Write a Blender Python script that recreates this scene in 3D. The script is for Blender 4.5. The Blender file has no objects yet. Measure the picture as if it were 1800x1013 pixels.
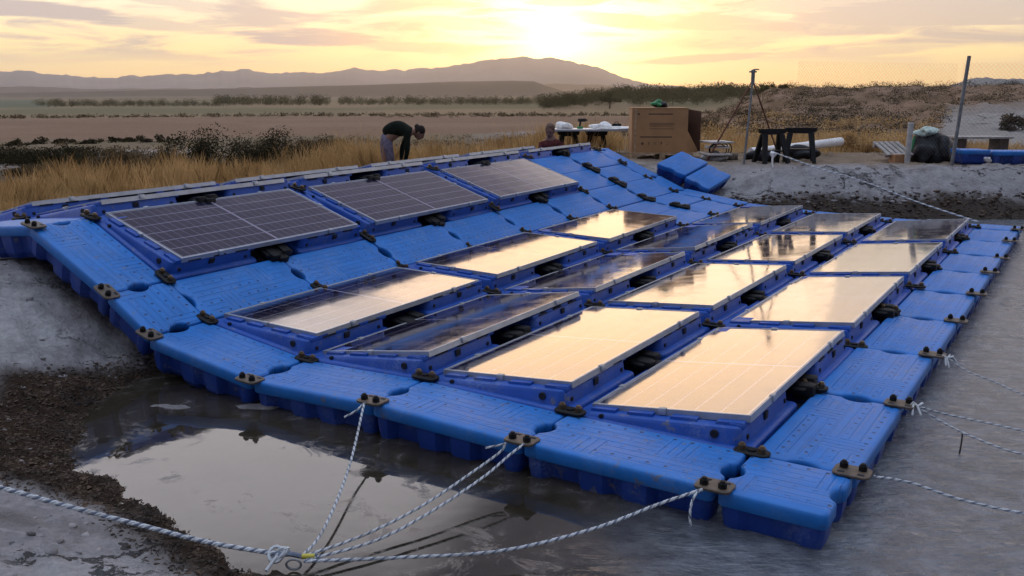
import bpy, bmesh, math, random
import numpy as np
from mathutils import Vector, Matrix
random.seed(7); RNG = np.random.default_rng(11)
C = bpy.context.scene.collection
SC = bpy.context.scene

# ------------------------------------------------------------------ camera
F = 1597.0; PITCH = math.atan(341 / F); CAMH = 1.7; FH = 1633.0
cd = bpy.data.cameras.new("camera"); cam = bpy.data.objects.new("camera", cd); C.objects.link(cam)
cam.location = (0, 0, CAMH); cam.rotation_euler = (math.pi / 2 - PITCH, 0, 0)
cd.sensor_width = 36; cd.lens = 36 * F / 1800; cd.clip_start = 0.05; cd.clip_end = 60000
SC.camera = cam
# ------------------------------------------------------------------ exposure
SC.view_settings.view_transform = 'Standard'; SC.view_settings.look = 'None'
SC.view_settings.exposure = 0; SC.view_settings.gamma = 1
try:
    SC.cycles.use_denoising = True
    SC.cycles.max_bounces = 8; SC.cycles.volume_bounces = 0
    SC.cycles.volume_step_rate = 4; SC.cycles.sample_clamp_indirect = 6
except Exception: pass

def lin(r, g, b):
    return tuple(((c / 255) / 12.92 if c / 255 <= .04045 else ((c / 255 + .055) / 1.055) ** 2.4) for c in (r, g, b))

# ------------------------------------------------------------------ node helper
class NT:
    def __init__(s, tree): s.t = tree; s.n = tree.nodes; s.l = tree.links
    def node(s, typ, **kw):
        n = s.n.new(typ)
        for k, v in kw.items(): setattr(n, k, v)
        return n
    def put(s, sock, v):
        if isinstance(v, bpy.types.NodeSocket): s.l.new(v, sock)
        elif isinstance(v, (tuple, list)) and sock.type == 'RGBA' and len(v) == 3: sock.default_value = (*v, 1)
        else: sock.default_value = v
    def m(s, op, a, b=0.0, c=None, clamp=False):
        n = s.node('ShaderNodeMath', operation=op, use_clamp=clamp)
        s.put(n.inputs[0], a); s.put(n.inputs[1], b)
        if c is not None: s.put(n.inputs[2], c)
        return n.outputs[0]
    def vm(s, op, a, b=(0, 0, 0)):
        n = s.node('ShaderNodeVectorMath', operation=op); s.put(n.inputs[0], a); s.put(n.inputs[1], b)
        return n.outputs['Value'] if op in ('DOT_PRODUCT', 'LENGTH') else n.outputs[0]
    def mix(s, f, a, b, blend='MIX'):
        n = s.node('ShaderNodeMix', data_type='RGBA', blend_type=blend)
        s.put(n.inputs[0], f); s.put(n.inputs[6], a); s.put(n.inputs[7], b); return n.outputs[2]
    def ss(s, v, lo, hi):
        n = s.node('ShaderNodeMapRange', interpolation_type='SMOOTHSTEP')
        s.put(n.inputs[0], v); n.inputs[1].default_value = lo; n.inputs[2].default_value = hi; return n.outputs[0]
    def sep(s, v):
        n = s.node('ShaderNodeSeparateXYZ'); s.put(n.inputs[0], v); return n.outputs
    def comb(s, x, y, z):
        n = s.node('ShaderNodeCombineXYZ'); s.put(n.inputs[0], x); s.put(n.inputs[1], y); s.put(n.inputs[2], z); return n.outputs[0]
    def noise(s, vec, scale, detail=4, rough=.55, dist=0):
        n = s.node('ShaderNodeTexNoise'); s.put(n.inputs['Vector'], vec)
        n.inputs['Scale'].default_value = scale; n.inputs['Detail'].default_value = detail
        n.inputs['Roughness'].default_value = rough; n.inputs['Distortion'].default_value = dist
        return n.outputs[0]
    def scale(s, col, f):
        n = s.node('ShaderNodeVectorMath', operation='SCALE'); s.put(n.inputs[0], col); s.put(n.inputs[3], f); return n.outputs[0]
    def add(s, a, b): return s.vm('ADD', a, b)

# ------------------------------------------------------------------ world: low sun, cloudy evening sky
SUN_AZ = math.radians(2.6); SUN_EL = math.radians(3.0)
SV = (math.sin(SUN_AZ) * math.cos(SUN_EL), math.cos(SUN_AZ) * math.cos(SUN_EL), math.sin(SUN_EL))
W = bpy.data.worlds.new("World"); SC.world = W; W.use_nodes = True
w = NT(W.node_tree); w.n.clear()
tc = w.node('ShaderNodeTexCoord'); D = w.vm('NORMALIZE', tc.outputs['Generated'])
dx, dy, dz = w.sep(D)
el = w.m('ARCSINE', dz); az = w.m('ARCTAN2', dx, dy)
mu = w.m('MAXIMUM', w.vm('DOT_PRODUCT', D, SV), 0.0)
sky = w.node('ShaderNodeTexSky', sky_type='NISHITA', sun_disc=False)
sky.sun_elevation = SUN_EL; sky.sun_rotation = SUN_AZ; sky.dust_density = 3.0; sky.air_density = 1.0
nish = w.scale(sky.outputs[0], 0.15)
fwd = w.m('POWER', mu, 5.0)
e0 = w.m('MAXIMUM', el, 0.0)
# horizon band yellow, whitening upwards; bright cloud deck ahead; cool zenith
hor = w.mix(w.ss(e0, 0.0, .045), (19.0, 11.6, 3.6), (16.5, 12.2, 4.2))
hor = w.mix(w.ss(e0, .03, .10), hor, (12.6, 11.0, 7.8))
deck = w.mix(w.ss(e0, .08, .35), (18.0, 11.6, 6.3), (14.5, 10.4, 6.6))
zen = w.mix(w.ss(e0, .75, 1.15), (1.7, 1.7, 2.5), (14.5, 17.0, 21.0))
backc = (2.5, 2.8, 3.8)
side = w.mix(w.ss(w.m('MULTIPLY', dy, 1.0), -.5, .55), backc, (16.5, 15.8, 16.8))
lft = w.ss(w.m('MULTIPLY', az, -1.0), -.06, .16)
side = w.scale(side, w.m('ADD', 1.0, w.m('MULTIPLY', lft, .10)))
far = w.mix(w.ss(w.m('SUBTRACT', e0, w.m('MULTIPLY', lft, .16)), .28, .42), side, zen)
wd = w.m('MULTIPLY', w.m('MULTIPLY', w.m('POWER', mu, 7.0), w.ss(e0, .07, .2)), w.m('SUBTRACT', 1.0, w.ss(e0, .22, .42)))
base = w.mix(wd, far, deck)
lowb = w.m('MULTIPLY', w.m('SUBTRACT', 1.0, w.ss(e0, .09, .2)), w.ss(dy, -.2, .6))
base = w.mix(lowb, base, hor)
# sun glow
g = w.m('ADD', w.m('MULTIPLY', w.m('POWER', mu, 30.0), 1.6), w.m('ADD', w.m('MULTIPLY', w.m('POWER', mu, 220.0), 22.0), w.m('MULTIPLY', w.m('POWER', mu, 2500.0), 12.0)))
g = w.m('MULTIPLY', g, w.m('SUBTRACT', 1.0, w.m('MULTIPLY', w.ss(e0, .07, .125), .97)))
base = w.add(base, w.scale((1.0, .82, .42), g))
# clouds: streaks in (azimuth, elevation), thinned by noise
P0 = w.comb(w.m('MULTIPLY', az, 5.0), w.m('MULTIPLY', el, 34.0), 0.0)
nz = w.noise(P0, 1.3, 6, .6, .6)
nz2 = w.noise(w.comb(w.m('MULTIPLY', az, 9.0), w.m('MULTIPLY', el, 90.0), 3.0), 1.6, 5, .6, .3)
streak = w.m('MULTIPLY', w.ss(nz, .42, .62), w.ss(e0, .02, .05))
cm = w.m('MULTIPLY', streak, .8)
def blob(a0, e0_, ra, re, k, tilt=0.0):
    da = w.m('SUBTRACT', az, a0); de = w.m('SUBTRACT', w.m('SUBTRACT', el, e0_), w.m('MULTIPLY', da, tilt))
    q = w.m('ADD', w.m('POWER', w.m('ABSOLUTE', w.m('DIVIDE', da, ra)), 2.0), w.m('POWER', w.m('ABSOLUTE', w.m('DIVIDE', de, re)), 2.0))
    q = w.m('ADD', q, w.m('MULTIPLY', w.m('SUBTRACT', nz2, .5), 2.6))
    q = w.m('ADD', q, w.m('MULTIPLY', w.m('SUBTRACT', nz, .5), 1.6))
    return w.m('MULTIPLY', w.m('SUBTRACT', 1.0, w.ss(q, .35, 1.25)), k)
def pxa(x): return math.atan((x - 900) / FH)
def pxe(y): return (165 - y) / FH
for (x, y, rx, ry, k, t) in [(545, 72, 130, 15, .95, -.02), (60, 36, 190, 15, .9, -.06), (230, 50, 170, 12, .6, -.1), (740, 86, 150, 10, .7, -.03),
                             (1000, 8, 75, 10, .85, 0), (1085, 40, 110, 13, .8, -.12), (1290, 68, 190, 20, .6, .1), (1230, 106, 130, 8, .8, .05), (1650, 40, 300, 30, .75, .05), (1420, 22, 220, 16, .6, -.04),
                             (800, 45, 120, 10, .5, -.05), (330, 22, 130, 10, .5, -.12), (1500, 96, 200, 9, .5, .05)]:
    cm = w.m('MAXIMUM', cm, blob(pxa(x), pxe(y), rx / FH, ry / FH, k, t))
ccol = w.mix(w.ss(mu, .96, .999), (5.0, 4.3, 4.5), (11.0, 6.8, 3.4))
cm = w.m('MULTIPLY', cm, w.m('SUBTRACT', 1.0, w.m('MULTIPLY', w.m('POWER', mu, 900.0), .75)))
cm = w.m('MULTIPLY', cm, w.m('SUBTRACT', 1.0, w.ss(e0, .105, .17)))
base = w.mix(cm, base, ccol)
grnd = (2.6, 2.1, 1.8)
base = w.mix(w.ss(dz, -.03, 0.0), grnd, base)
bg = w.node('ShaderNodeBackground'); w.put(bg.inputs[0], w.add(base, nish)); bg.inputs[1].default_value = .1
wo = w.node('ShaderNodeOutputWorld'); w.l.new(bg.outputs[0], wo.inputs[0])
# ------------------------------------------------------------------ sun
sl = bpy.data.lights.new("sun", 'SUN'); so = bpy.data.objects.new("sun", sl); C.objects.link(so)
sl.energy = .26; sl.angle = math.radians(32); sl.color = (1, .62, .32)
so.rotation_euler = Vector((-SV[0], -SV[1], -SV[2])).to_track_quat('-Z', 'Y').to_euler()

# ------------------------------------------------------------------ tagging and mesh helpers
def tag(o, label=None, cat=None, group=None, kind=None):
    if label: o['label'] = label
    if cat: o['category'] = cat
    if group: o['group'] = group
    if kind: o['kind'] = kind
    return o
def empty(name, label, cat, loc=(0, 0, 0), rz=0.0, group=None, mat=None):
    o = bpy.data.objects.new(name, None); C.objects.link(o); o.empty_display_size = .1
    if mat is not None: o.matrix_world = mat
    else: o.location = loc; o.rotation_euler = (0, 0, rz)
    return tag(o, label, cat, group)
def link(name, me, parent=None, mat=None):
    o = bpy.data.objects.new(name, me); C.objects.link(o)
    if parent is not None: o.parent = parent
    if mat is not None: o.matrix_world = mat
    return o
def smooth(me, ang=40):
    n = len(me.polygons)
    if n: me.polygons.foreach_set('use_smooth', np.ones(n, bool))
    try: me.set_sharp_from_angle(angle=math.radians(ang))
    except Exception: pass
class MB:
    def __init__(s): s.v = []; s.f = []; s.mi = []
    def add(s, vs, fs, mi=0):
        o = len(s.v); s.v.extend([tuple(p) for p in vs]); s.f.extend([tuple(i + o for i in f) for f in fs]); s.mi.extend([mi] * len(fs)); return s
    def box(s, x0, x1, y0, y1, z0, z1, M=None, mi=0, bev=0.0):
        if bev > 0:
            bm = bmesh.new(); bmesh.ops.create_cube(bm, size=1)
            for q in bm.verts: q.co = Vector(((x0 + x1) / 2 + q.co.x * (x1 - x0), (y0 + y1) / 2 + q.co.y * (y1 - y0), (z0 + z1) / 2 + q.co.z * (z1 - z0)))
            bmesh.ops.bevel(bm, geom=bm.edges[:], offset=bev, segments=2, affect='EDGES', profile=.5)
            bm.verts.index_update(); vs = [q.co.copy() for q in bm.verts]; fs = [[q.index for q in f.verts] for f in bm.faces]; bm.free()
        else:
            vs = [Vector((x, y, z)) for x in (x0, x1) for y in (y0, y1) for z in (z0, z1)]
            fs = [(0, 1, 3, 2), (4, 6, 7, 5), (0, 4, 5, 1), (2, 3, 7, 6), (0, 2, 6, 4), (1, 5, 7, 3)]
        if M is not None: vs = [M @ q for q in vs]
        return s.add(vs, fs, mi)
    def tube(s, pts, r, n=8, mi=0, cap=True):
        pts = [Vector(p) for p in pts]; rs = r if isinstance(r, (list, tuple)) else [r] * len(pts)
        vs = []; fs = []; up = None
        for i, p in enumerate(pts):
            t = (pts[min(i + 1, len(pts) - 1)] - pts[max(i - 1, 0)]).normalized()
            if up is None: up = Vector((0, 0, 1)) if abs(t.z) < .9 else Vector((1, 0, 0))
            a = t.cross(up).normalized(); b = a.cross(t).normalized(); up = b
            for k in range(n):
                th = 2 * math.pi * k / n; vs.append(p + rs[i] * (math.cos(th) * a + math.sin(th) * b))
        for i in range(len(pts) - 1):
            for k in range(n): fs.append((i * n + k, i * n + (k + 1) % n, (i + 1) * n + (k + 1) % n, (i + 1) * n + k))
        if cap: fs.append(tuple(range(n - 1, -1, -1))); fs.append(tuple(range((len(pts) - 1) * n, len(pts) * n)))
        return s.add(vs, fs, mi)
    def loft(s, loops, mi=0, caps=(True, True)):
        n = len(loops[0]); vs = [p for L in loops for p in L]; fs = []
        for i in range(len(loops) - 1):
            for k in range(n): fs.append((i * n + k, (i + 1) * n + k, (i + 1) * n + (k + 1) % n, i * n + (k + 1) % n))
        if caps[0]: fs.append(tuple(range(n)))
        if caps[1]: fs.append(tuple(range((len(loops) - 1) * n + n - 1, (len(loops) - 1) * n - 1, -1)))
        return s.add(vs, fs, mi)
    def blob(s, c, r, seed=0, sub=2, amp=.2, mi=0, flat=None):
        bm = bmesh.new(); bmesh.ops.create_icosphere(bm, subdivisions=sub, radius=1)
        rr = random.Random(seed); ph = [[rr.uniform(1.5, 4) * rr.choice((-1, 1)) for _ in range(3)] + [rr.uniform(0, 6.3)] for _ in range(5)]
        vs = []
        for q in bm.verts:
            k = 1 + amp * sum(math.sin(q.co.dot(Vector(p[:3])) + p[3]) for p in ph) / 3
            z = q.co.z * k
            if flat is not None: z = max(z, flat)
            vs.append((c[0] + q.co.x * k * r[0], c[1] + q.co.y * k * r[1], c[2] + z * r[2]))
        bm.verts.index_update(); fs = [[q.index for q in f.verts] for f in bm.faces]; bm.free()
        return s.add(vs, fs, mi)
    def mesh(s, name, mats, sm=None):
        me = bpy.data.meshes.new(name); me.from_pydata([tuple(p) for p in s.v], [], s.f)
        for m in (mats if isinstance(mats, (list, tuple)) else [mats]): me.materials.append(m)
        if any(s.mi): me.polygons.foreach_set('material_index', s.mi)
        bm = bmesh.new(); bm.from_mesh(me); bmesh.ops.recalc_face_normals(bm, faces=bm.faces[:]); bm.to_mesh(me); bm.free()
        if sm is not None: smooth(me, sm)
        me.update(); return me
    def build(s, name, mats, parent=None, sm=None, mat=None): return link(name, s.mesh(name, mats, sm), parent, mat)

def at(px, py, z):
    """point of the photograph's pixel (px, py) lying at world height z"""
    u, v = (px - 900) / F, (py - 506) / F
    d = Vector((u, math.cos(PITCH) - v * math.sin(PITCH), -math.sin(PITCH) - v * math.cos(PITCH)))
    t = (z - CAMH) / d.z; return Vector((d.x * t, d.y * t, z))
def atD(px, py, dist):
    u, v = (px - 900) / F, (py - 506) / F
    d = Vector((u, math.cos(PITCH) - v * math.sin(PITCH), -math.sin(PITCH) - v * math.cos(PITCH)))
    t = dist / d.y; return Vector((d.x * t, dist, CAMH + d.z * t))

# ------------------------------------------------------------------ materials
def mat(name, col, rough=.6, var=.25, vscale=6.0, bump=0.0, bscale=30.0, metal=0.0, ior=1.5, coords='Object', var_col=None, dust=None, transl=0.0):
    m = bpy.data.materials.new(name); m.use_nodes = True; t = NT(m.node_tree); t.n.clear()
    o = t.node('ShaderNodeOutputMaterial'); p = t.node('ShaderNodeBsdfPrincipled'); t.l.new(p.outputs[0], o.inputs[0])
    c = t.node('ShaderNodeTexCoord').outputs[coords]
    if var > 0 or var_col:
        n = t.noise(c, vscale, 5, .6)
        a = tuple(x * (1 - var) for x in col); b = var_col or tuple(min(1, x * (1 + var)) for x in col)
        base = t.mix(t.ss(n, .3, .7), a, b)
    else: base = t.mix(0.0, col, col)
    if dust:
        n2 = t.noise(c, dust[1], 6, .65); base = t.mix(t.m('MULTIPLY', t.ss(n2, .5, .75), dust[2]), base, dust[0])
    t.put(p.inputs['Base Color'], base)
    p.inputs['Roughness'].default_value = rough; p.inputs['Metallic'].default_value = metal; p.inputs['IOR'].default_value = ior
    if name in ('dark_green_shirt', 'faded_jeans', 'maroon_jacket', 'dark_hair', 'dark_shoe'): p.inputs['Specular IOR Level'].default_value = .1
    if transl > 0: p.inputs['Specular IOR Level'].default_value = .1
    if bump > 0:
        bn = t.node('ShaderNodeBump'); bn.inputs['Strength'].default_value = 1; bn.inputs['Distance'].default_value = bump
        t.put(bn.inputs['Height'], t.noise(c, bscale, 6, .6)); t.l.new(bn.outputs[0], p.inputs['Normal'])
    if transl > 0:
        tr = t.node('ShaderNodeBsdfTranslucent'); t.put(tr.inputs[0], base); mx = t.node('ShaderNodeMixShader'); mx.inputs[0].default_value = transl
        t.l.new(p.outputs[0], mx.inputs[1]); t.l.new(tr.outputs[0], mx.inputs[2]); t.l.new(mx.outputs[0], o.inputs[0])
    return m

BLUE = (.009, .142, .47)
def mat_blue(name, col, tread):
    m = bpy.data.materials.new(name); m.use_nodes = True; t = NT(m.node_tree); t.n.clear()
    o = t.node('ShaderNodeOutputMaterial'); p = t.node('ShaderNodeBsdfPrincipled'); t.l.new(p.outputs[0], o.inputs[0])
    tcn = t.node('ShaderNodeTexCoord'); c = tcn.outputs['Object']
    oi = t.node('ShaderNodeObjectInfo'); rnd = oi.outputs['Random']
    cs = t.add(c, t.comb(t.m('MULTIPLY', rnd, 37.0), t.m('MULTIPLY', rnd, 91.0), 0.0))
    n = t.noise(cs, 5, 6, .65)
    base = t.mix(t.ss(n, .3, .72), tuple(x * .88 for x in col), tuple(x * 1.1 for x in col))
    base = t.mix(t.m('MULTIPLY', t.m('SUBTRACT', rnd, .5), .5), base, tuple(x * .7 for x in col))
    dn = t.noise(cs, 2.3, 7, .7, .4); gr = t.noise(cs, 60, 3, .6)
    dust = t.m('MULTIPLY', t.ss(dn, .46, .72), t.m('MULTIPLY', t.ss(gr, .30, .7), .42))
    base = t.mix(dust, base, (.20, .25, .36))
    st = t.noise(cs, 7, 7, .75, .8); base = t.mix(t.m('MULTIPLY', t.ss(st, .60, .70), .45), base, (.045, .06, .11))
    sp = t.noise(cs, 19, 6, .7, .3); pz_ = t.noise(cs, 1.7, 3, .5); base = t.mix(t.m('MULTIPLY', t.m('MULTIPLY', t.ss(sp, .58, .64), t.ss(pz_, .45, .62)), .7), base, (.13, .125, .125))
    sc = t.noise(t.comb(t.m('MULTIPLY', t.sep(cs)[0], 3.0), t.m('MULTIPLY', t.sep(cs)[1], 60.0), 0.0), 1.0, 4, .6)
    base = t.mix(t.m('MULTIPLY', t.ss(sc, .62, .72), .22), base, (.10, .24, .62))
    t.put(p.inputs['Base Color'], base)
    t.put(p.inputs['Roughness'], t.m('ADD', .40, t.m('MULTIPLY', n, .22))); p.inputs['IOR'].default_value = 1.45
    h = t.m('MULTIPLY', t.noise(c, 14, 4, .6), .0014)
    if tread:
        x, y, z = t.sep(c)
        ax = t.m('ABSOLUTE', x)
        def lines(u, period, wdt):
            fr = t.m('ABSOLUTE', t.m('SUBTRACT', t.m('FRACT', t.m('ADD', t.m('DIVIDE', u, period), 50.0)), .5))
            return t.ss(fr, .5 - wdt, .5 - wdt * .35)
        ga = lines(y, .056, .16)                     # grooves along the float
        gb = lines(x, .045, .18)                     # grooves across the float
        zone = t.m('MULTIPLY', t.ss(ax, .115, .12), t.m('SUBTRACT', 1.0, t.ss(ax, .30, .305)))
        half = t.m('GREATER_THAN', t.m('MULTIPLY', y, x), 0.0)
        zone2 = t.m('MULTIPLY', zone, half)
        gg = t.m('ADD', t.m('MULTIPLY', ga, t.m('SUBTRACT', 1.0, zone2)), t.m('MULTIPLY', gb, zone2))
        inn = t.m('MULTIPLY', t.m('SUBTRACT', 1.0, t.ss(ax, .46, .47)), t.m('SUBTRACT', 1.0, t.ss(t.m('ABSOLUTE', y), .195, .2)))
        h = t.m('SUBTRACT', h, t.m('MULTIPLY', t.m('MULTIPLY', gg, inn), .0045))
        # dimples along the edges and between the ribs
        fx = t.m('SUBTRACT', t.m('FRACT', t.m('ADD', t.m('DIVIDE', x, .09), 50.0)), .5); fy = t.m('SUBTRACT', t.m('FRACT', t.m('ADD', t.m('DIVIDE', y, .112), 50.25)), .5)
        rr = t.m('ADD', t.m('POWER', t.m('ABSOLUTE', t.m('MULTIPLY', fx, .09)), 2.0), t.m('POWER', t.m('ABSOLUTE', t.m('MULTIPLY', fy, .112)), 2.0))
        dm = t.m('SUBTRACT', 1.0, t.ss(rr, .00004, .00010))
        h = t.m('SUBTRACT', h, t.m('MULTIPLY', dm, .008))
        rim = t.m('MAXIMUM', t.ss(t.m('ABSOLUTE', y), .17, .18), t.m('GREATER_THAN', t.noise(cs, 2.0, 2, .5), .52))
        t.put(p.inputs['Base Color'], t.mix(t.m('MULTIPLY', t.m('MULTIPLY', dm, rim), .8), base, (.012, .02, .05)))  # shade inside the dimples painted into the base colour
    bn = t.node('ShaderNodeBump'); bn.inputs['Strength'].default_value = 1; bn.inputs['Distance'].default_value = 1.0
    t.put(bn.inputs['Height'], h); t.l.new(bn.outputs[0], p.inputs['Normal'])
    return m
M = {}
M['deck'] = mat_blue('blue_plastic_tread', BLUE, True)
M['blue'] = mat_blue('blue_plastic', (.005, .062, .33), False)  # darker than the deck blue, side shade put into the colour
M['hull'] = mat_blue('blue_plastic_shaded', (.005, .036, .23), False)  # darkest copy of the float blue, shade of the sides painted in
M['black'] = mat('black_rubber', (.007, .007, .008), .6, .4, 20, .002, 60)
M['black'].node_tree.nodes['Principled BSDF'].inputs['Specular IOR Level'].default_value = .2
M['hole_shade'] = mat('painted_recess_shade', (.004, .005, .012), .9, 0)  # near-black paint that stands in for the shade inside openings
M['tan'] = mat('worn_tan_plate', (.07, .05, .036), .55, .4, 25, .001, 80, dust=((.10, .07, .05), 18, .6))
M['bronze'] = mat('bronze_bolt', (.13, .085, .045), .4, .4, 40, 0, 30, metal=.6)
M['alu'] = mat('aluminium_frame', (.36, .38, .42), .45, .12, 10, 0, 30, metal=.6)
M['wood'] = mat('raw_wood', (.33, .22, .13), .8, .35, 12, .002, 40)
M['greywood'] = mat('weathered_wood', (.30, .27, .25), .85, .3, 14, .002, 50)
M['card'] = mat('brown_cardboard', (.34, .18, .078), .8, .12, 3, .001, 20)
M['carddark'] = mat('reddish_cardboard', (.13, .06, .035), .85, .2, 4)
M['ink'] = mat('dark_print', (.10, .055, .03), .8, .2, 9)
M['white'] = mat('white_plastic', (.75, .72, .70), .5, .1, 8)
M['whitebag'] = mat('white_film', (.72, .70, .68), .35, .2, 14, .01, 20)
M['steel'] = mat('galvanised_steel', (.16, .165, .17), .6, .3, 14, 0, 20, metal=.3)
M['rust'] = mat('rusty_steel', (.16, .06, .035), .7, .4, 25)
M['concrete'] = mat('pale_concrete', (.36, .35, .34), .85, .2, 9, .004, 40)
M['tarp'] = mat('black_tarpaulin', (.007, .007, .010), .5, .4, 6, .02, 7)
M['tarp'].node_tree.nodes['Principled BSDF'].inputs['Specular IOR Level'].default_value = .25
M['green'] = mat('green_plastic', (.03, .22, .08), .5, .3, 9)
M['skin'] = mat('skin', (.20, .095, .06), .6, .1, 9)
M['hair'] = mat('dark_hair', (.018, .012, .010), .6, .4, 40)
M['shirt'] = mat('dark_green_shirt', (.007, .010, .007), .85, .3, 12, .004, 20)
M['jeans'] = mat('faded_jeans', (.13, .11, .15), .85, .35, 16, .004, 30)
M['maroon'] = mat('maroon_jacket', (.085, .022, .022), .85, .3, 14, .004, 20)
M['shoe'] = mat('dark_shoe', (.02, .018, .016), .7, .3, 10)
M['rope_w'] = mat('white_rope_strand', (.52, .54, .56), .8, .15, 60, .001, 200, dust=((.22, .19, .16), 5, .7))
M['rope_b'] = mat('grey_blue_rope_strand', (.12, .14, .19), .75, .2, 60, .001, 200)
M['ropewet'] = mat('dark_wet_rope', (.035, .03, .025), .5, .3, 60)
M['grass'] = mat('dry_grass', (.56, .33, .125), .9, .45, 1.3, var_col=(.64, .44, .21), transl=.45)
M['bushd'] = mat('dark_bush_leaves', (.022, .022, .010), .95, .5, 2.5, var_col=(.065, .052, .024), transl=.12)
M['bushb'] = mat('brown_scrub_leaves', (.085, .060, .032), .95, .5, 2.0, var_col=(.17, .12, .065), transl=.15)
M['wood_far'] = mat('woodland_leaves', (.075, .080, .035), .95, .5, .02, var_col=(.12, .105, .05), transl=.2)
M['bark'] = mat('bark', (.08, .055, .04), .9, .3, 10)
M['root'] = mat('dead_roots', (.032, .018, .011), .9, .6, 5, var_col=(.085, .052, .032))
M['board'] = mat('pale_board', (.45, .41, .38), .7, .2, 6)

def mat_panel():
    m = bpy.data.materials.new('solar_cells'); m.use_nodes = True; t = NT(m.node_tree); t.n.clear()
    o = t.node('ShaderNodeOutputMaterial'); p = t.node('ShaderNodeBsdfPrincipled'); t.l.new(p.outputs[0], o.inputs[0])
    c = t.node('ShaderNodeTexCoord').outputs['Object']; x, y, z = t.sep(c)
    def line(u, period, off, wd):
        fr = t.m('ABSOLUTE', t.m('SUBTRACT', t.m('FRACT', t.m('ADD', t.m('DIVIDE', t.m('ADD', u, off), period), 60.0)), .5))
        return t.m('GREATER_THAN', fr, .5 - wd / period / 2)
    L, Wd = 1.98, .89
    pc = (L - .07) / 24; pr = (Wd - .05) / 6
    xs = t.m('SUBTRACT', t.m('ABSOLUTE', x), .008)
    ga = line(xs, pc, 0.0, .0045); gb = line(y, pr, 0.0, .007); mid = t.m('LESS_THAN', t.m('ABSOLUTE', x), .011)
    bus = line(y, pr / 5, pr / 10, .0012)
    oi = t.node('ShaderNodeObjectInfo'); rnd = oi.outputs['Random']
    cell = t.mix(t.ss(t.noise(c, 3, 3, .5), .3, .7), (.006, .005, .020), (.010, .008, .028))
    col = t.mix(t.m('MULTIPLY', bus, .10), cell, (.22, .22, .25))
    col = t.mix(t.m('MULTIPLY', ga, .5), col, (.27, .25, .36))
    col = t.mix(t.m('MULTIPLY', t.m('MAXIMUM', gb, mid), .62), col, (.36, .34, .44))
    edge = t.m('MAXIMUM', t.m('GREATER_THAN', t.m('ABSOLUTE', x), L / 2 - .033), t.m('GREATER_THAN', t.m('ABSOLUTE', y), Wd / 2 - .023))
    col = t.mix(t.m('MULTIPLY', edge, .55), col, (.30, .30, .34))
    dn = t.noise(t.add(c, t.comb(t.m('MULTIPLY', rnd, 50.0), 0.0, 0.0)), 4, 7, .7)
    col = t.mix(t.m('MULTIPLY', t.ss(dn, .35, .8), .02), col, (.35, .30, .26))
    t.put(p.inputs['Base Color'], col); p.inputs['IOR'].default_value = 1.52
    t.put(p.inputs['Roughness'], t.m('ADD', .05, t.m('MULTIPLY', t.ss(dn, .3, .8), .09)))
    p.inputs['Coat Weight'].default_value = .55; t.put(p.inputs['Coat Roughness'], t.m('ADD', .05, t.m('MULTIPLY', t.ss(dn, .3, .8), .09))); p.inputs['Coat IOR'].default_value = 1.5
    bn = t.node('ShaderNodeBump'); bn.inputs['Strength'].default_value = 1; bn.inputs['Distance'].default_value = 1.0
    t.put(bn.inputs['Height'], t.m('MULTIPLY', t.noise(c, 1.6, 2, .5), .0018)); t.l.new(bn.outputs[0], p.inputs['Normal']); t.l.new(bn.outputs[0], p.inputs['Coat Normal'])
    return m
M['cells'] = mat_panel()

# ------------------------------------------------------------------ terrain
A = np.array([-2590, 1633.]); A /= np.linalg.norm(A); B = np.array([1030, 1633.]); B /= np.linalg.norm(B)
def AB(a, b): return a * A + b * B            # metres along the two float directions
WZ = -.18
_l = [(AB(4.95, b)) for b in (4.55, 6, 8, 10, 12, 13.2)]
POND = np.array([(-1.04, 3.30), (-1.17, 3.43), (-1.53, 3.76), (-1.87, 4.05), (-2.2, 4.42), (-2.36, 4.72), (-2.5, 5.05), (-2.56, 5.4), (-2.5, 5.9), (-2.25, 6.3)] + [tuple(p) for p in _l[1:]] +
                [(3.6, 13.75), (6, 13.9), (10, 13.8), (14, 13.5), (17, 8), (16, 2), (9, .6), (4, .7), (1.2, 1.6), (-.2, 2.5), (-.7, 2.95)])
def sdist(x, y):
    n = len(POND); d = np.full(x.shape, 1e18); ins = np.zeros(x.shape, bool)
    for i in range(n):
        p, q = POND[i], POND[(i + 1) % n]; e = q - p
        t = np.clip(((x - p[0]) * e[0] + (y - p[1]) * e[1]) / (e @ e), 0, 1)
        d = np.minimum(d, (x - p[0] - t * e[0]) ** 2 + (y - p[1] - t * e[1]) ** 2)
        c = ((p[1] > y) != (q[1] > y))
        with np.errstate(divide='ignore', invalid='ignore'): xi = (q[0] - p[0]) * (y - p[1]) / (q[1] - p[1] + 1e-30) + p[0]
        ins ^= c & (x < xi)
    d = np.sqrt(d); return np.where(ins, -d, d)
_perm = RNG.random((256, 256))
def vnoise(x, y):
    xi = np.floor(x).astype(int); yi = np.floor(y).astype(int); fx = x - xi; fy = y - yi
    fx = fx * fx * (3 - 2 * fx); fy = fy * fy * (3 - 2 * fy)
    g = lambda i, j: _perm[i & 255, j & 255]
    return (g(xi, yi) * (1 - fx) + g(xi + 1, yi) * fx) * (1 - fy) + (g(xi, yi + 1) * (1 - fx) + g(xi + 1, yi + 1) * fx) * fy - .5
def fbm(x, y, o=4):
    s = 0; a = 1
    for k in range(o): s = s + a * vnoise(x * 2 ** k + 17 * k, y * 2 ** k + 31 * k); a *= .5
    return s
def sst(v, lo, hi):
    t = np.clip((v - lo) / (hi - lo), 0, 1); return t * t * (3 - 2 * t)
MESA = np.array([(-900, 166), (0, 164), (200, 160), (400, 156), (640, 150), (800, 144), (900, 142), (938, 143), (975, 156), (1010, 166), (2600, 166)], float)
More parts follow.
